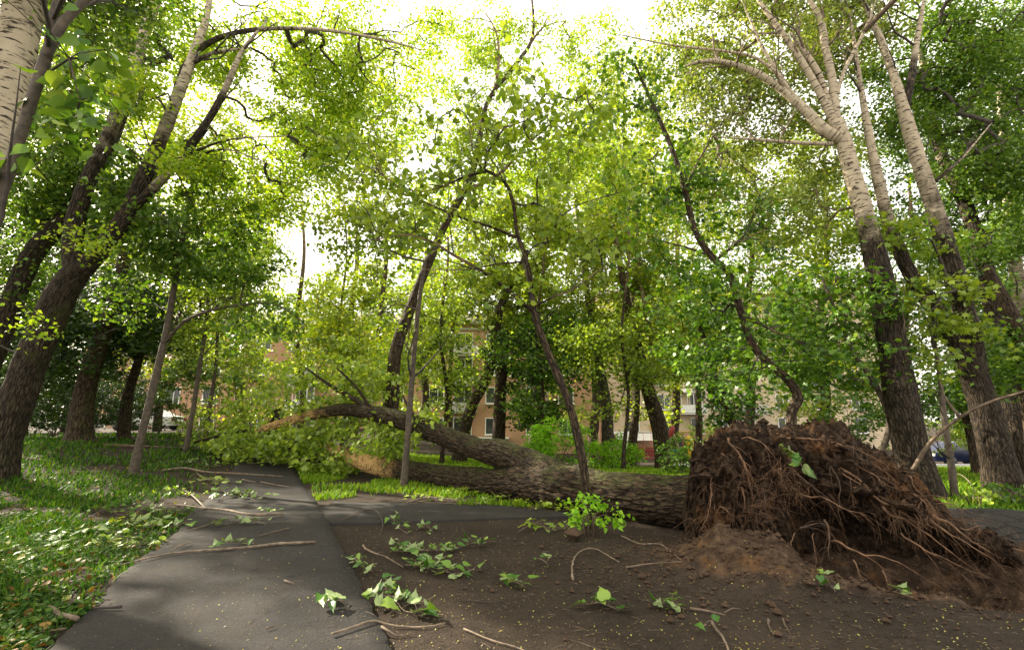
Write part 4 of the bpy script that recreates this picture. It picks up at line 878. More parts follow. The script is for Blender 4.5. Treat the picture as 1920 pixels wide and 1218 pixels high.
# main visible roots, drawn from the plate surface
def rootpx(l, m='root'):
    rows = []
    for (px, py, w_, Y) in l:
        p, t = P(px, py+14, Y-.24); rows.append([*p, .46*w_*t/F/2])
    mb = MB(); rootmesh(mb, np.array(rows), 9); mb.build('root', MTW[m], fe)
rootpx([(1365, 808, 9, 5.75), (1385, 840, 9, 5.5), (1402, 880, 7, 5.42), (1412, 925, 4, 5.4)])
rootpx([(1385, 842, 5, 5.5), (1400, 870, 4, 5.38), (1420, 905, 2, 5.36)])
rootpx([(1520, 845, 9, 5.3), (1560, 865, 9, 5.2), (1600, 890, 8, 5.05), (1650, 925, 6, 4.95), (1690, 955, 4, 4.9)])
rootpx([(1560, 860, 14, 5.2), (1600, 878, 14, 5.1), (1640, 905, 10, 5.0), (1690, 935, 8, 4.9)])
rootpx([(1580, 840, 12, 5.3), (1620, 845, 10, 5.1), (1660, 865, 7, 5.0), (1700, 900, 4, 4.9)], 'root')
rootpx([(1740, 945, 15, 4.95), (1790, 972, 12, 4.9), (1830, 1005, 9, 4.8), (1870, 1030, 5, 4.7)])
rootpx([(1745, 960, 10, 4.9), (1800, 1000, 8, 4.75), (1850, 1030, 6, 4.6), (1900, 1060, 3, 4.5)])
rootpx([(1800, 975, 6, 4.85), (1830, 970, 5, 4.9), (1850, 972, 3, 4.95)])
rootpx([(1500, 910, 6, 5.2), (1560, 925, 6, 4.95), (1620, 960, 5, 4.8), (1640, 975, 2, 4.75)])
rootpx([(1560, 1000, 8, 4.9), (1620, 1020, 9, 4.65), (1670, 1035, 7, 4.5), (1730, 1070, 4, 4.4), (1770, 1085, 2, 4.35)])
rootpx([(1545, 960, 11, 5.0), (1552, 990, 10, 4.9), (1550, 1015, 8, 4.85), (1556, 1035, 4, 4.8)], 'rootdark')
rootpx([(1500, 975, 9, 5.05), (1530, 965, 8, 5.0), (1552, 968, 7, 4.95)], 'rootdark')
rootpx([(1460, 860, 14, 5.45), (1468, 890, 16, 5.4), (1470, 915, 9, 5.4)], 'rootdark')
rootpx([(1600, 1035, 6, 4.7), (1612, 1060, 6, 4.6), (1622, 1085, 2, 4.55)], 'root')
rootpx([(1655, 1055, 8, 4.6), (1662, 1070, 5, 4.55), (1664, 1085, 2, 4.5)], 'root')
rootpx([(1430, 830, 10, 5.6), (1480, 835, 8, 5.4), (1520, 850, 5, 5.3)], 'root')
rootpx([(1600, 835, 10, 5.35), (1560, 828, 9, 5.5), (1510, 822, 6, 5.6)], 'root')
for l_ in [[(1470, 806, 8, 5.45), (1540, 812, 9, 5.3), (1600, 828, 8, 5.2), (1650, 850, 5, 5.1), (1668, 868, 3, 5.05)], [(1580, 845, 7, 5.2), (1635, 868, 7, 5.0), (1672, 895, 5, 4.9), (1703, 905, 3, 4.85)],
           [(1470, 872, 7, 5.3), (1535, 900, 6, 5.1), (1585, 938, 5, 4.95), (1616, 972, 3, 4.85)], [(1655, 935, 10, 4.95), (1735, 985, 8, 4.8), (1800, 1035, 5, 4.65), (1850, 1060, 3, 4.55)],
           [(1690, 985, 8, 4.8), (1770, 1030, 7, 4.6), (1835, 1062, 4, 4.5), (1880, 1085, 3, 4.4)], [(1430, 900, 6, 5.3), (1436, 935, 5, 5.2), (1448, 968, 4, 5.15), (1452, 1000, 3, 5.1)],
           [(1335, 880, 7, 5.6), (1330, 920, 6, 5.55), (1318, 960, 5, 5.5), (1308, 985, 3, 5.5)], [(1545, 830, 9, 5.3), (1562, 862, 8, 5.15), (1575, 905, 6, 5.05), (1572, 940, 4, 5.0)],
           [(1600, 900, 12, 5.05), (1650, 925, 11, 4.95), (1700, 950, 9, 4.85), (1745, 985, 5, 4.75)], [(1490, 985, 4, 4.95), (1492, 1020, 4, 4.85), (1500, 1060, 3, 4.8), (1488, 1085, 2, 4.78)],
           [(1525, 985, 4, 4.95), (1535, 1025, 4, 4.85), (1528, 1065, 3, 4.8)], [(1380, 870, 16, 5.6), (1395, 905, 14, 5.5), (1400, 940, 10, 5.45)]]:
    rootpx(l_, random.choice(['root', 'root', 'rootdark']))
rootpx([(1345, 895, 5, 5.75), (1380, 898, 5, 5.5), (1420, 915, 3, 5.4)], 'root')
for k in range(24):       # further roots hanging from and arching off the plate
    s = random.uniform(.10, .92); tz = plate_top(s); z = random.uniform(.35, .98)*tz; p = surf(s, z)
    L = random.uniform(.25, .75); sag = random.uniform(.3, .9); sx_ = random.uniform(-.1, .9)
    pts = [p-fr3*.06]; q = p.copy(); dirn = fr3*random.uniform(.3, .8)+ax3*sx_+np.array([0, 0, random.uniform(-.2, .35)]); dirn /= np.linalg.norm(dirn)
    for j in range(5):
        q = q+dirn*L/5+np.array([random.gauss(0, .02) for _ in range(3)]); dirn = dirn+np.array([0, 0, -sag*.35]); dirn /= np.linalg.norm(dirn)
        q[2] = max(q[2], .0); pts.append(q.copy())
    root(pts, random.uniform(.004, .012), .0015, random.choice(['root', 'root', 'rootdark']), 7)
mb = MB()
for k in range(560):     # hair roots
    if k % 15 == 0: hs, hz = random.betavariate(1.4, 1.3), random.uniform(.12, 1.0)
    s = min(.99, max(.01, hs+random.gauss(0, .025))); tz = plate_top(s); z = min(1, max(.08, hz+random.gauss(0, .07)))*tz
    if .3 < s < .88 and .10 < z < .45: continue
    p = surf(s, z)
    L = random.uniform(.06, .36); dirn = fr3*random.uniform(0, 1.1)+ax3*random.uniform(-1, 1)+np.array([0, 0, random.uniform(-1.2, .5)]); dirn /= np.linalg.norm(dirn)
    pts = [[*(p-fr3*.02), .002]]; q = p.copy()
    for j in range(4):
        q = q+dirn*L/4+np.array([random.gauss(0, .014) for _ in range(3)]); dirn = dirn+np.array([random.gauss(0, .2), random.gauss(0, .2), -.22]); dirn /= np.linalg.norm(dirn); pts.append([*q, .0019*(1-j/4.5)])
    tube(mb, pts, 4, cap=False)
o = mb.build('hair_roots', MTW['root'], fe); o['kind'] = 'stuff'

# lifted cracked asphalt right of the plate
nxs, nys = 90, 60; X_, Y_ = np.meshgrid(np.linspace(5.1, 9.2, nxs), np.linspace(5.0, 6.9, nys))
edge = .25*fbm(np.stack([X_*1.5, Y_*1.5, X_*0], -1), 3, 17)
X2 = X_+edge*.6; Y2 = Y_+edge*.6
Z2 = macro(X2, Y2)+.26*np.exp(-(((X2-5.9)/1.7)**2+((Y2-6.1)/1.1)**2))+.03+.02*fbm(np.stack([X2, Y2, X2*0], -1)*3, 3, 19)
m = MB(); ii = np.arange(nys-1)[:, None]*nxs+np.arange(nxs-1)[None, :]
m.add(np.stack([X2, Y2, Z2], -1).reshape(-1, 3), Q=np.stack([ii, ii+1, ii+1+nxs, ii+nxs], -1).reshape(-1, 4))
tag(m.build('heaved_asphalt', M_asphc), kind='structure')

# ------------------------------------------------ fallen twigs and leafy sprigs
def surfz(x, y):
    onp = (xl(y) < x < xr(y)) or (np.interp(x, CB[:, 0], CB[:, 1]) < y < np.interp(x, CT[:, 0], CT[:, 1]) and xr(y) < x < .95)
    return float(macro(x, y))+.037 if onp else float(terrain(x, y))
def stick(label, pix, wpx, m='pale', lift=.0, group='broken sticks scattered on the ground', side=None):
    pts = []
    for i, (px, py) in enumerate(pix):
        p = G(px, py, .04); pts.append([p[0], p[1], surfz(p[0], p[1])+.012+(lift if 0 < i < len(pix)-1 else 0)])
    t = np.linalg.norm(np.array(pts[0])-np.array([0, 0, H])); r = .6*wpx*t/F/2
    n = len(pts); rows = [[*p, r*(1-.55*i/(n-1))] for i, p in enumerate(pts)]
    for q in rows: q[2] += q[3]*.7
    q = spline(rows, .04); wv = fbm(q[:, :3]*6+len(label), 3, 3); q[:, 0] += .022*wv; q[:, 1] += .022*fbm(q[:, :3]*6+9, 3, 5); q[:, 3] *= 1+.35*fbm(q[:, :3]*14, 2, 6)
    mb = MB(); tube(mb, q, 8, knob=.3, seed=len(label))
    if side:
        for (a, b_) in side:
            p = G(*a, .04); q = G(*b_, .04); tube(mb, [[p[0], p[1], surfz(p[0], p[1])+.02, r*.55], [(p[0]+q[0])/2, (p[1]+q[1])/2, surfz(q[0], q[1])+.035, r*.45], [q[0], q[1], surfz(q[0], q[1])+.015, r*.3]], 6, .05)
    o = mb.build('stick', MTW[m], origin=np.array(pts[0])); tag(o, label, 'stick', group)
stick('long pale stick lying across the near left path edge, black end at right', [(590, 1019), (520, 1022), (470, 1028), (390, 1034), (320, 1040), (260, 1052), (205, 1060)], 7, side=[((320, 1036), (360, 1018))])
stick('forked pale branch sticking onto the path from the left verge', [(530, 966), (490, 972), (460, 970), (420, 962), (380, 958), (335, 947), (300, 945)], 8, lift=.03, side=[((385, 955), (345, 915))])
stick('grey branch in the left weeds by the long path stick', [(145, 1062), (110, 1072), (70, 1080), (30, 1085)], 7, 'brown', lift=.02)
stick('gnarled dark branch in the lower left weeds', [(145, 1165), (115, 1150), (95, 1138), (70, 1128)], 11, 'brown', lift=.02)
stick('long thin branch along the bottom left corner', [(125, 1168), (80, 1183), (40, 1195), (0, 1202)], 5, 'brown', lift=.02)
stick('blackened stub on the left asphalt edge', [(229, 1141), (200, 1142), (170, 1142)], 6, 'dark', side=[((185, 1138), (207, 1127))])
stick('curved pale stick at the near path corner', [(622, 1193), (665, 1178), (700, 1168), (745, 1166), (800, 1168), (834, 1160)], 8)
stick('thin bent stick at the bottom centre', [(872, 1172), (910, 1188), (950, 1200), (998, 1216)], 5)
stick('pale stick at the bottom right pointing down', [(1338, 1158), (1350, 1178), (1362, 1200), (1372, 1220)], 7, 'pale')
stick('pale hooked twig right of the leafy debris', [(1075, 1085), (1072, 1065), (1082, 1040), (1100, 1029), (1120, 1030), (1160, 1050)], 6, lift=.03)
stick('pale twig left of the big leafy branch', [(681, 1018), (695, 1034), (720, 1042), (755, 1056)], 5, lift=.02)
stick('straight dark twig in the middle of the soil', [(866, 1118), (905, 1119), (946, 1118)], 4, 'dark')
stick('long thin root twig near the root plate, lowest', [(1173, 1060), (1220, 1058), (1280, 1063)], 5, 'brown')
stick('thin pale root twig bending toward the root plate', [(1165, 1000), (1200, 1015), (1240, 1024), (1278, 1060)], 4, 'pale')
stick('short rotten stick on the right foreground', [(1296, 1135), (1330, 1139), (1358, 1146)], 6, 'brown', side=[((1358, 1142), (1388, 1133))])
stick('small curved stick in the right foreground', [(1437, 1152), (1441, 1165), (1448, 1178)], 5, 'brown')
stick('small straight stick right of the curved one', [(1465, 1150), (1472, 1162), (1480, 1172)], 5, 'brown')
stick('thin crooked stick on the side path', [(681, 956), (705, 962), (718, 978), (716, 996)], 5, 'dark', lift=.02)
stick('thin stick at the path junction', [(671, 960), (655, 970), (640, 975)], 4, 'brown')
stick('thin twig below the leafy sprig on the path', [(542, 992), (515, 998), (488, 1005)], 4, 'brown')
stick('twig left of the leafy sprig, near the verge', [(405, 980), (375, 990), (345, 996)], 4, 'brown', side=None)
stick('pale stick on the verge beside the path, far part', [(305, 881), (345, 880), (385, 886), (440, 892), (530, 894)], 6, lift=.04, side=[((370, 886), (398, 898))])
stick('long pale branch on the lawn behind the leaning young tree', [(190, 834), (250, 836), (310, 838), (390, 842)], 8, 'brown')
stick('long pale branch lying before the fallen crown on the sunny grass', [(560, 886), (610, 884), (660, 882), (720, 886)], 6)
stick('curved green barked branch at the front of the sunny grass', [(762, 940), (800, 934), (850, 937), (900, 945)], 6, lift=.03)
stick('dry stick on the far left lawn', [(0, 854), (40, 857), (100, 864)], 6, 'brown')
stick('brown stick among the dark litter at the bottom centre', [(715, 1178), (740, 1185), (780, 1180)], 6, 'brown')
stick('short stick right of the torn leaf spray', [(775, 1125), (793, 1119), (812, 1110)], 4, 'pale')
stick('arched bare twig over the right plants', [(1838, 950), (1822, 925), (1795, 905), (1770, 900)], 3, 'pale', lift=.22)
r_ = pxpath([(1712, 880, 9, .6), (1745, 828, 8, .4), (1800, 782, 8, .1), (1860, 752, 7, -.2), (1925, 732, 6, -.5), (1990, 700, 4, -.8)], 6.9)
mb = MB(); tube(mb, r_, 8, .08, knob=.2, seed=5); tube(mb, [r_[2], [r_[2][0]-.15, r_[2][1], r_[2][2]+.25, .012], [r_[2][0]-.2, r_[2][1], r_[2][2]+.5, .006]], 6, .06)
o = mb.build('stick', MTW['brown'], origin=np.array(r_[0][:3])); tag(o, 'bare slanting branch caught between the two big right poplars', 'stick', 'broken sticks scattered on the ground')
for k, (px, py, qx, qy) in enumerate([(468, 870, 500, 868), (490, 905, 545, 914), (455, 900, 480, 905), (500, 1180, 520, 1174), (535, 1090, 552, 1095), (300, 1108, 311, 1105), (398, 1076, 412, 1073)]):
    stick(['twig across the far end of the path', 'twig lying straight on the far path', 'short twig beside the straight one on the far path', 'tiny twig on the near path, lowest', 'tiny curled twig in the path middle', 'tiny twig near the left asphalt edge', 'tiny reddish twig above the left edge one'][k], [(px, py), ((px+qx)/2, (py+qy)/2+1), (qx, qy)], 4, 'brown')

def sprig(label, pix, nl, size, m='sprig', r=.004, lift=.03, spread=.07):
    pts = [G(px, py, .03) for px, py in pix]
    rows = [[p[0], p[1], surfz(p[0], p[1])+.015+(lift if i % 2 else .0), r*(1-.5*i/len(pts))] for i, p in enumerate(pts)]
    b = np.array(rows[0][:3]); e = empty('leafy_sprig', b, label, 'leafy twig', 'torn leafy twigs on the ground')
    nl = int(nl*1.55); mb = MB(); tube(mb, rows, 6, .05, knob=.2); sp = spline(rows, .02)[:, :3]
    idx = (np.linspace(.12, .99, nl)*(len(sp)-1)).astype(int); lf = MB(); cs = []
    for i in idx:
        p = sp[i]; a = random.uniform(0, 2*math.pi); q = p+np.array([math.cos(a)*spread, math.sin(a)*spread, random.uniform(.0, .05)])
        tube(mb, [[*p, .0015], [*((p+q)/2+np.array([0, 0, .01])), .0013], [*q, .001]], 4); cs.append(q)
    mb.build('stem', MTW['pale'], e)
    cs = np.array(cs); cs[:, 2] = np.maximum(cs[:, 2], [surfz(c[0], c[1])+.012 for c in cs])
    # mostly flat lying leaves, about a third turned over
    V0, Q0, T0 = POPL; NN = len(cs)
    for c in cs:
        az = random.uniform(0, 2*math.pi); tilt = random.gauss(0, .22); roll = random.gauss(0, .28)+(math.pi if random.random() < .38 else 0)
        Rm = np.array(mathutils.Euler((roll, tilt-.1, az)).to_matrix()); s = size*random.uniform(.65, 1.25)
        W = (V0*np.array([1, random.uniform(.7, 1.05), random.uniform(.4, 2.2)])*s*.84)@Rm.T+c; gz = min(0, (W[:, 2].min()-(surfz(c[0], c[1])+.004))); W[:, 2] -= gz
        lf.add(W, Q=Q0, T=T0, UV=V0[:, :2])
    lf.build('leaves', ML[m], e, smooth=True)
sprig('torn poplar twig with big leaves on the near path edge', [(650, 1140), (625, 1135), (600, 1138)], 7, .13)
sprig('large torn spray with pale turned leaves beside the near path edge', [(700, 1105), (735, 1125), (760, 1140), (790, 1150)], 18, .13, spread=.12)
sprig('green twig tip just above the large pale spray', [(715, 1118), (725, 1100), (735, 1090)], 7, .12)
sprig('leafy twig with two big leaves on the long path stick', [(465, 1022), (430, 1026), (405, 1032)], 8, .12)
sprig('leafy twig in the middle of the path above the long stick', [(500, 985), (460, 982), (425, 985), (405, 992)], 12, .11)
sprig('small leaf tuft at the tip of the forked branch on the path', [(525, 962), (505, 963), (480, 966)], 6, .09)
sprig('leaf bunch on the soil near the side path', [(765, 998), (745, 988), (735, 970)], 12, .10, spread=.09)
sprig('small leaf bunch right of the one near the side path', [(780, 990), (800, 988), (812, 995)], 9, .09)
sprig('wide leafy branch on the open soil, upper arm', [(930, 1012), (890, 1020), (840, 1028), (790, 1035), (740, 1030)], 26, .10, spread=.10)
sprig('wide leafy branch on the open soil, middle arm', [(745, 1015), (775, 1040), (810, 1055), (835, 1045)], 22, .10, spread=.10)
sprig('leafy branch end below the wide one, with catkins', [(760, 1055), (800, 1062), (850, 1070), (890, 1068)], 18, .11, spread=.09)
sprig('lone small sprig at the left soil margin', [(665, 1045), (680, 1062), (700, 1068)], 11, .09)
sprig('dark green bunch in the centre of the soil', [(940, 1080), (965, 1092), (985, 1095)], 9, .10)
sprig('tiny sprig right of centre pointing down', [(1010, 1045), (1020, 1055), (1030, 1060)], 4, .08)
sprig('pale leaved sprig with a long bare tail in the right centre', [(1160, 1140), (1125, 1135), (1100, 1130)], 9, .12)
sprig('green sprig right of the pale leaved one', [(1285, 1138), (1255, 1132), (1225, 1130)], 9, .10)
sprig('leafy twig lying on the mound of soil', [(1545, 1105), (1555, 1115), (1568, 1122)], 5, .09)
sprig('single long leaf twig at the bottom right', [(1310, 1168), (1325, 1173)], 2, .10)
sprig('green leaves by the pit edge', [(1675, 1110), (1690, 1120), (1715, 1115)], 4, .09)
for k, (px, py, n, sp_, lab) in enumerate([(880, 925, 30, .14, 'pale leafy branch in front of the fallen trunk, left'), (955, 940, 30, .13, 'dark leafy branch in front of the fallen trunk, right'), (830, 905, 26, .14, 'leafy shoots against the lower fallen stem'),
      (1035, 955, 22, .12, 'leafy heap between the side path and the young tree'), (1015, 990, 16, .12, 'leafy twig at the left foot of the basal shoots'), (800, 935, 16, .12, 'leaf litter branch at the side path far edge')]):
    sprig(lab, [(px-45, py+4), (px-10, py-4), (px+20, py), (px+50, py+3)], n, .10, 'fallen', spread=sp_, lift=.06)
vl = [(400, 905, 'broken leafy branch where the verge meets the far path'), (330, 925, 'leafy branch end on the verge, left of the far path'), (420, 930, 'leafy branch end hanging over the asphalt edge'), (290, 955, 'leafy debris on the verge, middle'), (250, 985, 'leafy debris on the verge beside the forked branch'),
      (230, 1020, 'big leaved debris on the verge above the long stick'), (180, 1000, 'scattered leaves in the left weeds'), (210, 960, 'leaf pile on the lawn edge'), (300, 985, 'leaves at the asphalt edge below the forked branch'), (370, 870, 'leafy debris behind the verge stick'), (450, 935, 'leaves on the asphalt at the far left edge'), (110, 1015, 'pale leaves on the left lawn'), (60, 1040, 'bright leaves at the left frame edge')]
for k, (px, py, lab) in enumerate(vl):
    sprig(lab, [(px-40, py+6), (px-10, py-5), (px+15, py+2), (px+45, py+4)], 20, .10 if k % 2 else .12, random.choice(['sprig', 'linden', 'fallen']), spread=.14, lift=.05)
# leaf sprig hanging on the root plate
e = empty('leafy_sprig', P(1475, 842, 5.0)[0], 'pale leaved twig caught on top of the root plate', 'leafy twig', 'torn leafy twigs on the ground')
mb = MB(); rows = fpath([(1465, 832, 3, 5.1), (1490, 850, 3, 4.9), (1500, 868, 2, 4.85), (1510, 880, 1.5, 4.82)]); tube(mb, rows, 6, .04); mb.build('stem', MTW['pale'], e)
lf = MB(); leaves(lf, spline(rows, .03)[:, :3], .10, POPL, up=.6, droop=.5); lf.build('leaves', ML['sprig'], e)

# ------------------------------------------------ houses
def brick_mat(name, a, b_, mortar):
    m, nt, b = mat(name); p = tex(nt)
    mp = N(nt, 'ShaderNodeMapping'); mp.inputs['Rotation'].default_value = (math.pi/2, 0, 0); nt.links.new(p, mp.inputs[0])
    br = N(nt, 'ShaderNodeTexBrick'); nt.links.new(mp.outputs[0], br.inputs['Vector']); br.inputs['Scale'].default_value = 4
    br.inputs['Color1'].default_value = (*a, 1); br.inputs['Color2'].default_value = (*b_, 1); br.inputs['Mortar'].default_value = (*mortar, 1); br.inputs['Mortar Size'].default_value = .015
    c = mix(nt, ramp(nt, noise(nt, p, .6, 5), [(.4, 0.), (.7, .35)]), br.outputs[0], (a[0]*.7, a[1]*.68, a[2]*.65))
    nt.links.new(c, b.inputs['Base Color']); b.inputs['Roughness'].default_value = .85; return m
M_brick = brick_mat('pinkish_brick', (.42, .22, .12), (.50, .28, .16), (.45, .36, .28))
M_cream = plain('cream_render', (.58, .46, .32), .8, .12, 1.2); M_peach = plain('peach_render', (.50, .30, .18), .8, .12, 1.2)
M_white = plain('white_paint', (.75, .74, .70), .5, .05); M_roof = plain('sheet_metal_roof', (.16, .12, .10), .5, .2, metal=.2)
M_conc = plain('balcony_concrete', (.45, .43, .40), .8, .15, 3)
mg, ntg, bg_ = mat('window_glass'); bg_.inputs['Base Color'].default_value = (.025, .03, .035, 1); bg_.inputs['Roughness'].default_value = .08
ntg.links.new(ramp(ntg, noise(ntg, tex(ntg), 1.2, 2), [(.3, (.015, .02, .022)), (.7, (.07, .075, .07))]), bg_.inputs['Base Color'])
def child_window(par, x, y, z, w_, h_, depth=.12):
    mb = MB(); t = .09
    mb.box((x, y-.05, z+h_/2-t/2), (w_, depth, t)); mb.box((x, y-.05, z-h_/2+t/2), (w_, depth, t))
    for sx in (-1, 1): mb.box((x+sx*(w_/2-t/2), y-.05, z), (t, depth, h_-2*t))
    mb.box((x+w_*.08, y-.045, z), (.07, depth*.8, h_-2*t))
    o = np.array([x, y, z]); f = mb.build('window', M_white, None, smooth=False, origin=o-np.array(par.location)*0)
    f.parent = par; f.location = tuple(o-np.array(par.location))
    def sub(name, c, sz, m):
        b = MB(); b.box(np.array(c)-o, sz); q = b.build(name, m, None, smooth=False, origin=np.zeros(3)); q.parent = f; q.location = (0, 0, 0)
    sub('pane', (x, y-.012, z), (w_-2*t, .02, h_-2*t), mg)
    sub('sill', (x, y-.16, z-h_/2-.05), (w_+.2, .26, .06), M_white)
def house(label, px0, px1, Y, ztop, zbase, wallm, cols, rows, ww, wh, balc=(), name='apartment_building'):
    x0 = (px0-960)/900*Y; x1 = (px1-960)/900*Y
    e = empty(name, ((x0+x1)/2, Y, zbase), label, 'building')
    mb = MB(); mb.box(((x0+x1)/2, Y+6, (ztop+zbase)/2), (x1-x0, 12, ztop-zbase)); mb.build('wall', wallm, e, smooth=False)
    mb = MB(); mb.box(((x0+x1)/2, Y+5.6, ztop+.16), (x1-x0+1.0, 13.4, .32)); mb.box(((x0+x1)/2, Y-.12, ztop-.45), (x1-x0+.1, .24, .25)); mb.build('cornice', M_conc, e, smooth=False)
    mb = MB(); xc = (x0+x1)/2; hx = (x1-x0)/2+.4
    mb.add([[xc-hx, Y-.9, ztop+.34], [xc+hx, Y-.9, ztop+.34], [xc+hx, Y+12.6, ztop+.34], [xc-hx, Y+12.6, ztop+.34], [xc-hx+3, Y+6, ztop+2.6], [xc+hx-3, Y+6, ztop+2.6]], Q=[[0, 1, 5, 4], [2, 3, 4, 5], [0, 3, 2, 1]], T=[[1, 2, 5], [3, 0, 4]]); mb.build('roof', M_roof, e, smooth=False)
    for cpx in cols:
        x = (cpx-960)/900*Y
        for z in rows: child_window(e, x, Y, z, ww, wh)
    for (cpx, z, glazed) in balc:
        x = (cpx-960)/900*Y; mb = MB(); mb.box((x, Y-.62, z-1.35), (3.0, 1.2, .16)); mb.box((x, Y-1.19, z-.85), (3.0, .06, .95)); mb.box((x-1.47, Y-.6, z-.85), (.06, 1.12, .95)); mb.box((x+1.47, Y-.6, z-.85), (.06, 1.12, .95))
        if glazed:
            for k in range(5): mb.box((x-1.45+k*.725, Y-1.19, z+.3), (.07, .07, 1.35))
            mb.box((x, Y-1.19, z+1.0), (3.0, .08, .1)); mb.add([[x-1.6, Y-1.4, z+1.08], [x+1.6, Y-1.4, z+1.08], [x+1.6, Y-.02, z+1.55], [x-1.6, Y-.02, z+1.55]], Q=[[0, 1, 2, 3]])
        mb.build('balcony', M_white if glazed else M_conc, e, smooth=False)
    return e
hb = house('pinkish brick apartment house with white windows and balconies behind the fallen crown', 150, 1118, 50, 11.4, -2.6, M_brick, [200, 260, 330, 400, 490, 655, 745, 820, 925, 1000, 1060], [.9, 4.0, 6.9, 9.6], 1.6, 1.7,
      [(575, 3.9, True), (575, 7.0, False), (868, 3.6, False), (872, 6.4, False), (575, 9.8, False), (870, 9.4, False)])
for z in (.9, 4.0, 6.9, 9.6):
    for cpx in (575, 869): child_window(hb, (cpx-960)/900*50, 50, z, 1.9, 1.9)
m_ = MB(); m_.box((-12.1, 49.75, 5.15), (.8, .35, .6)); m_.build('air_conditioner', M_white, hb, smooth=False)
m_ = MB(); m_.box((-1.9, 49.0, .35-.6), (3.2, 1.9, .12)); m_.build('porch_canopy', M_white, hb, smooth=False)
for k in range(3):
    m_ = MB(); xx = [-17.2, -8.9, 3.6][k]; tube(m_, [[xx, 49.88, -2, .07], [xx, 49.88, 11.2, .07]], 8); m_.build('drainpipe', M_conc, hb)
hc = house('cream rendered apartment house right of the bench, behind the tree stems', 1128, 1700, 57, 16.5, -4.2, M_cream, [1182, 1240, 1300, 1345, 1395, 1460, 1530, 1600], [.9, 3.6, 6.4, 9.2, 12.2], 1.5, 1.8, [(1290, 3.6, True), (1400, 3.6, False)])
m_ = MB(); m_.box(((1320-960)/900*57, 56.93, -1.6), (17, .1, 3.2)); m_.build('plinth_band', M_peach, hc, smooth=False)
m_ = MB(); dx = (1272-960)/900*57; m_.box((dx, 56.85, -1.9), (2.6, .12, 3.0)); m_.build('doorway', plain('dark_doorway', (.02, .018, .016), .6), hc, smooth=False)
m_ = MB(); x_ = (1190-960)/900*56; m_.add([[x_-2.6, 54.6, -.7], [x_+2.2, 54.6, -.7], [x_+2.2, 57, .25], [x_-2.6, 57, .25]], Q=[[0, 1, 2, 3]]); m_.box((x_-2.5, 54.7, -2.2), (.1, .1, 3)); m_.box((x_+2.1, 54.7, -2.2), (.1, .1, 3)); m_.build('entrance_awning', M_white, hc, smooth=False)
m_ = MB(); x_ = (1245-960)/900*57
tube(m_, [[(1190-960)/900*57+1.5, 56.85, 1.0, .06], [(1190-960)/900*57+1.5, 56.85, .3, .06], [x_-1, 56.85, .2, .06], [x_+12, 56.85, .2, .06]], 6); m_.build('gas_pipe', plain('yellow_pipe', (.6, .36, .03), .5), hc)

# ------------------------------------------------ bench, playground pieces, cars
M_red = plain('red_paint', (.26, .02, .018), .5, .15); M_teal = plain('teal_paint', (.03, .18, .17), .5, .15); M_yel = plain('yellow_paint', (.62, .36, .02), .45, .1)
M_blk = plain('black_iron', (.02, .02, .022), .5, .2); M_wood = plain('weathered_wood', (.30, .21, .13), .8, .3, 6)
def bench(px, py, Y):
    p, t = P(px, py, Y); gz = float(terrain(p[0], p[1])); e = empty('park_bench', (p[0], p[1], gz), 'red slatted park bench beyond the bright bush', 'bench')
    def prt(name, bxs, m):
        b = MB()
        for c, s in bxs: b.box((p[0]+c[0], p[1]+c[1], gz+c[2]), s)
        b.build(name, m, e, smooth=False)
    prt('backrest', [((0, .28, .62), (1.9, .04, .12)), ((0, .30, .80), (1.9, .04, .12)), ((0, .31, .97), (1.9, .04, .10))], M_red)
    prt('seat', [((0, y_, .46), (1.9, .10, .04)) for y_ in (-.2, -.07, .06, .19)], M_red)
    for sx in (-.75, .75): prt('leg', [((sx, -.18, .22), (.06, .06, .44)), ((sx, .25, .5), (.055, .055, 1.0)), ((sx, .03, .42), (.055, .38, .05))], M_blk)
bench(1222, 862, 27)
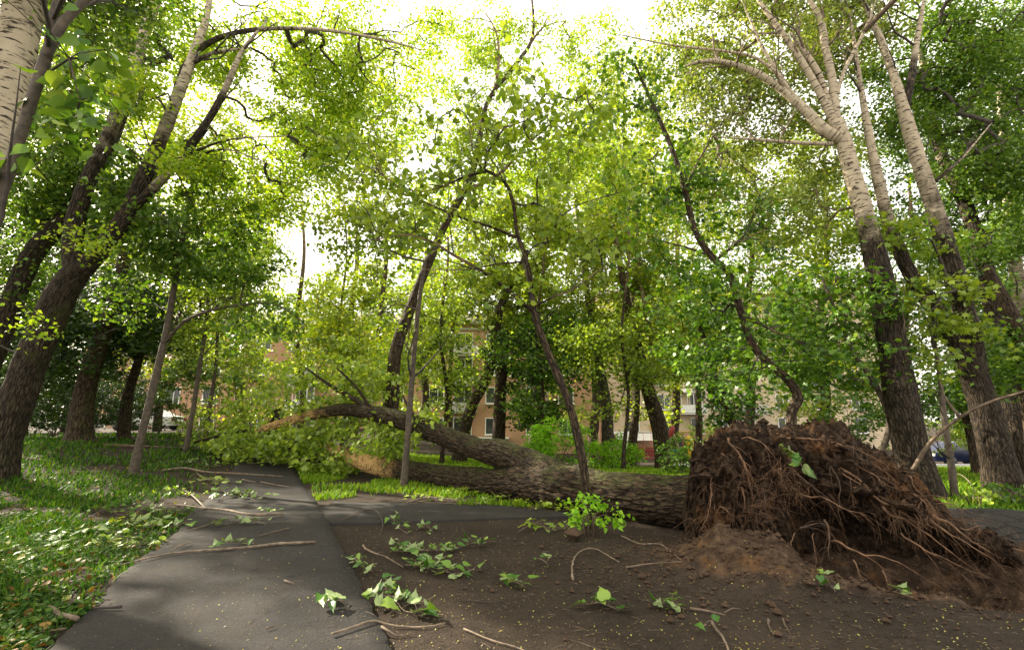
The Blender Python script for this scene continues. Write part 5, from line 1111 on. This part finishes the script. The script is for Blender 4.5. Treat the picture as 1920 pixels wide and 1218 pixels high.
def playset():
    Y = 33; p, t = P(1275, 850, Y); gz = float(terrain(p[0], p[1]))
    e = empty('seesaw', (p[0], p[1], gz), 'tilted wooden seesaw with a red end up and a teal end down', 'seesaw')
    b = MB(); a, b2 = P(1262, 812, Y)[0], P(1276, 848, Y)[0]; tube(b, [[*a, .07], [*b2, .07]], 6); b.build('beam', M_wood, e)
    for q, m, nm in ((a+np.array([-.1, 0, .1]), M_red, 'red_paddle'), (b2+np.array([-.35, 0, .05]), M_teal, 'teal_paddle')):
        b = MB(); u = np.linspace(0, 2*math.pi, 18); prof = [(0, .05), (.25, .30), (.6, .40), (.9, .28), (1.05, .02)]
        for k, (z_, r_) in enumerate(prof): pass
        rows = [[q[0]+(z_-.5)*(.3 if m is M_red else 1.2), q[1], q[2]+(z_-.5)*(.8 if m is M_red else -.25), r_*.42] for z_, r_ in prof]
        tube(b, rows, 12, .1); b.build(nm, m, e)
    b = MB(); tube(b, [[p[0]-.6, Y, gz, .05], [p[0]-.35, Y, gz+.55, .05], [p[0]-.1, Y, gz, .05]], 6); b.build('stand', M_blk, e)
    p, t = P(1304, 845, 34); gz = float(terrain(p[0], p[1]))
    e = empty('playground_slide', (p[0], p[1], gz), 'yellow curved slide hood beyond the root plate', 'slide')
    b = MB(); r1 = [[p[0]-.5, 34, gz+1.9, .16], [p[0]-.4, 34, gz+1.75, .26], [p[0]-.3, 34, gz+1.2, .25], [p[0]-.3, 34, gz+.5, .20]]; tube(b, r1, 14, .1); b.build('chute', M_yel, e)
    for sx in (-.7, .4):
        b = MB(); tube(b, [[p[0]+sx, 34.3, gz, .05], [p[0]+sx, 34.3, gz+2.2, .05]], 6); b.build('post', M_red, e)
    p, t = P(1215, 850, 36); gz = float(terrain(p[0], p[1]))
    e = empty('swing_frame', (p[0], p[1], gz), 'pale metal swing frame with slanted legs before the cream house', 'swing')
    for sx in (-1.2, 1.2):
        b = MB(); tube(b, [[p[0]+sx-.7, 36, gz, .05], [p[0]+sx, 36, gz+2.3, .05], [p[0]+sx+.7, 36, gz, .05]], 6); b.build('leg_pair', M_conc, e)
    b = MB(); tube(b, [[p[0]-1.3, 36, gz+2.3, .05], [p[0]+1.3, 36, gz+2.3, .05]], 6); b.build('top_bar', M_conc, e)
    b = MB(); b.box((p[0], 36, gz+.5), (.6, .3, .06)); tube(b, [[p[0]-.28, 36, gz+.5, .015], [p[0]-.28, 36, gz+2.3, .015]], 4); tube(b, [[p[0]+.28, 36, gz+.5, .015], [p[0]+.28, 36, gz+2.3, .015]], 4); b.build('swing_seat', M_red, e)
playset()
def car(px, Y, rot, body_m, label):
    p, t = P(px, 870, Y); gz = float(terrain(p[0], p[1])); e = empty('parked_car', (p[0], p[1], gz), label, 'car', 'cars parked behind the trees'); e.rotation_euler.z = rot
    prof = [(-2.15, .35), (-2.2, .62), (-2.1, .86), (-1.25, .96), (-.55, 1.40), (.75, 1.44), (1.45, 1.02), (2.1, .94), (2.2, .6), (2.15, .33)]
    def extr(pr, wy, inset=0, lo=None):
        b = MB(); n = len(pr); V = []
        for sy, k in ((-wy, 1), (-wy+.12, 1.0), (wy-.12, 1.0), (wy, 1)):
            sc = .96 if abs(sy) == wy else 1
            for x, z in pr: V.append([x*sc, sy*(1-.16*max(0, z-.9)/.5), z if abs(sy) != wy else .35+(z-.35)*.97])
        Qs = [[r*n+i, r*n+(i+1) % n, (r+1)*n+(i+1) % n, (r+1)*n+i] for r in range(3) for i in range(n)]
        V.append([0, -wy, .7]); V.append([0, wy, .7]); T = [[4*n, (i+1) % n, i] for i in range(n)]+[[4*n+1, 3*n+i, 3*n+(i+1) % n] for i in range(n)]
        b.add(V, Q=Qs, T=T); return b
    def put(b, name, m, par=None, smooth=False):
        o = b.build(name, m, None, smooth=smooth, origin=np.zeros(3)); o.parent = par or e; o.location = (0, 0, 0); return o
    put(extr(prof, .86), 'body', body_m)
    for sy in (-1, 1):
        for tri in ([(-1.12, .98), (-.52, 1.34), (.02, 1.37), (.02, .98)], [(.10, .98), (.10, 1.37), (.72, 1.36), (1.3, 1.0)]):
            b = MB(); b.add([[x, sy*(.872*(1-.16*max(0, z-.9)/.5)), z] for x, z in tri], Q=[[0, 1, 2, 3]]); put(b, 'side_window', mg)
        for x in (-1.35, 1.35):
            b = MB(); tube(b, [[x, sy*.70, .33, .33], [x, sy*.9, .33, .33]], 24); w__ = put(b, 'wheel', M_blk)
            b = MB(); tube(b, [[x, sy*.89, .33, .19], [x, sy*.93, .33, .18]], 16); put(b, 'rim', M_conc, w__)
        b = MB(); b.box((-2.16, sy*.6, .72), (.1, .3, .14)); put(b, 'headlight', M_white)
        b = MB(); b.box((2.16, sy*.62, .75), (.1, .26, .2)); put(b, 'tail_light', M_red)
car(1800, 30, .05, plain('dark_blue_car_paint', (.010, .016, .05), .25, .05), 'dark blue car parked behind the right hand trunks')
car(1945, 27, .1, plain('silver_car_paint', (.5, .5, .5), .3, .05), 'silver car with red tail light at the right frame edge')
car(265, 34, .0, plain('white_car_paint', (.7, .7, .68), .3, .05), 'white car behind the left thicket')
# kerb and drive behind the right trees
m = MB(); X_, Y_ = np.meshgrid(np.linspace(8, 60, 60), np.linspace(27.4, 34.5, 10)); Z_ = macro(X_, Y_)+.03; ii = np.arange(9)[:, None]*60+np.arange(59)[None, :]
m.add(np.stack([X_, Y_, Z_], -1).reshape(-1, 3), Q=np.stack([ii, ii+1, ii+61, ii+60], -1).reshape(-1, 4)); tag(m.build('road', M_asph), kind='structure')
m = MB()
for k in range(50): m.box((8.5+k*1.0, 27.3, float(macro(8.5+k, 27.3))+.06), (.985, .18, .18))
tag(m.build('kerb', M_white, smooth=False), kind='structure')
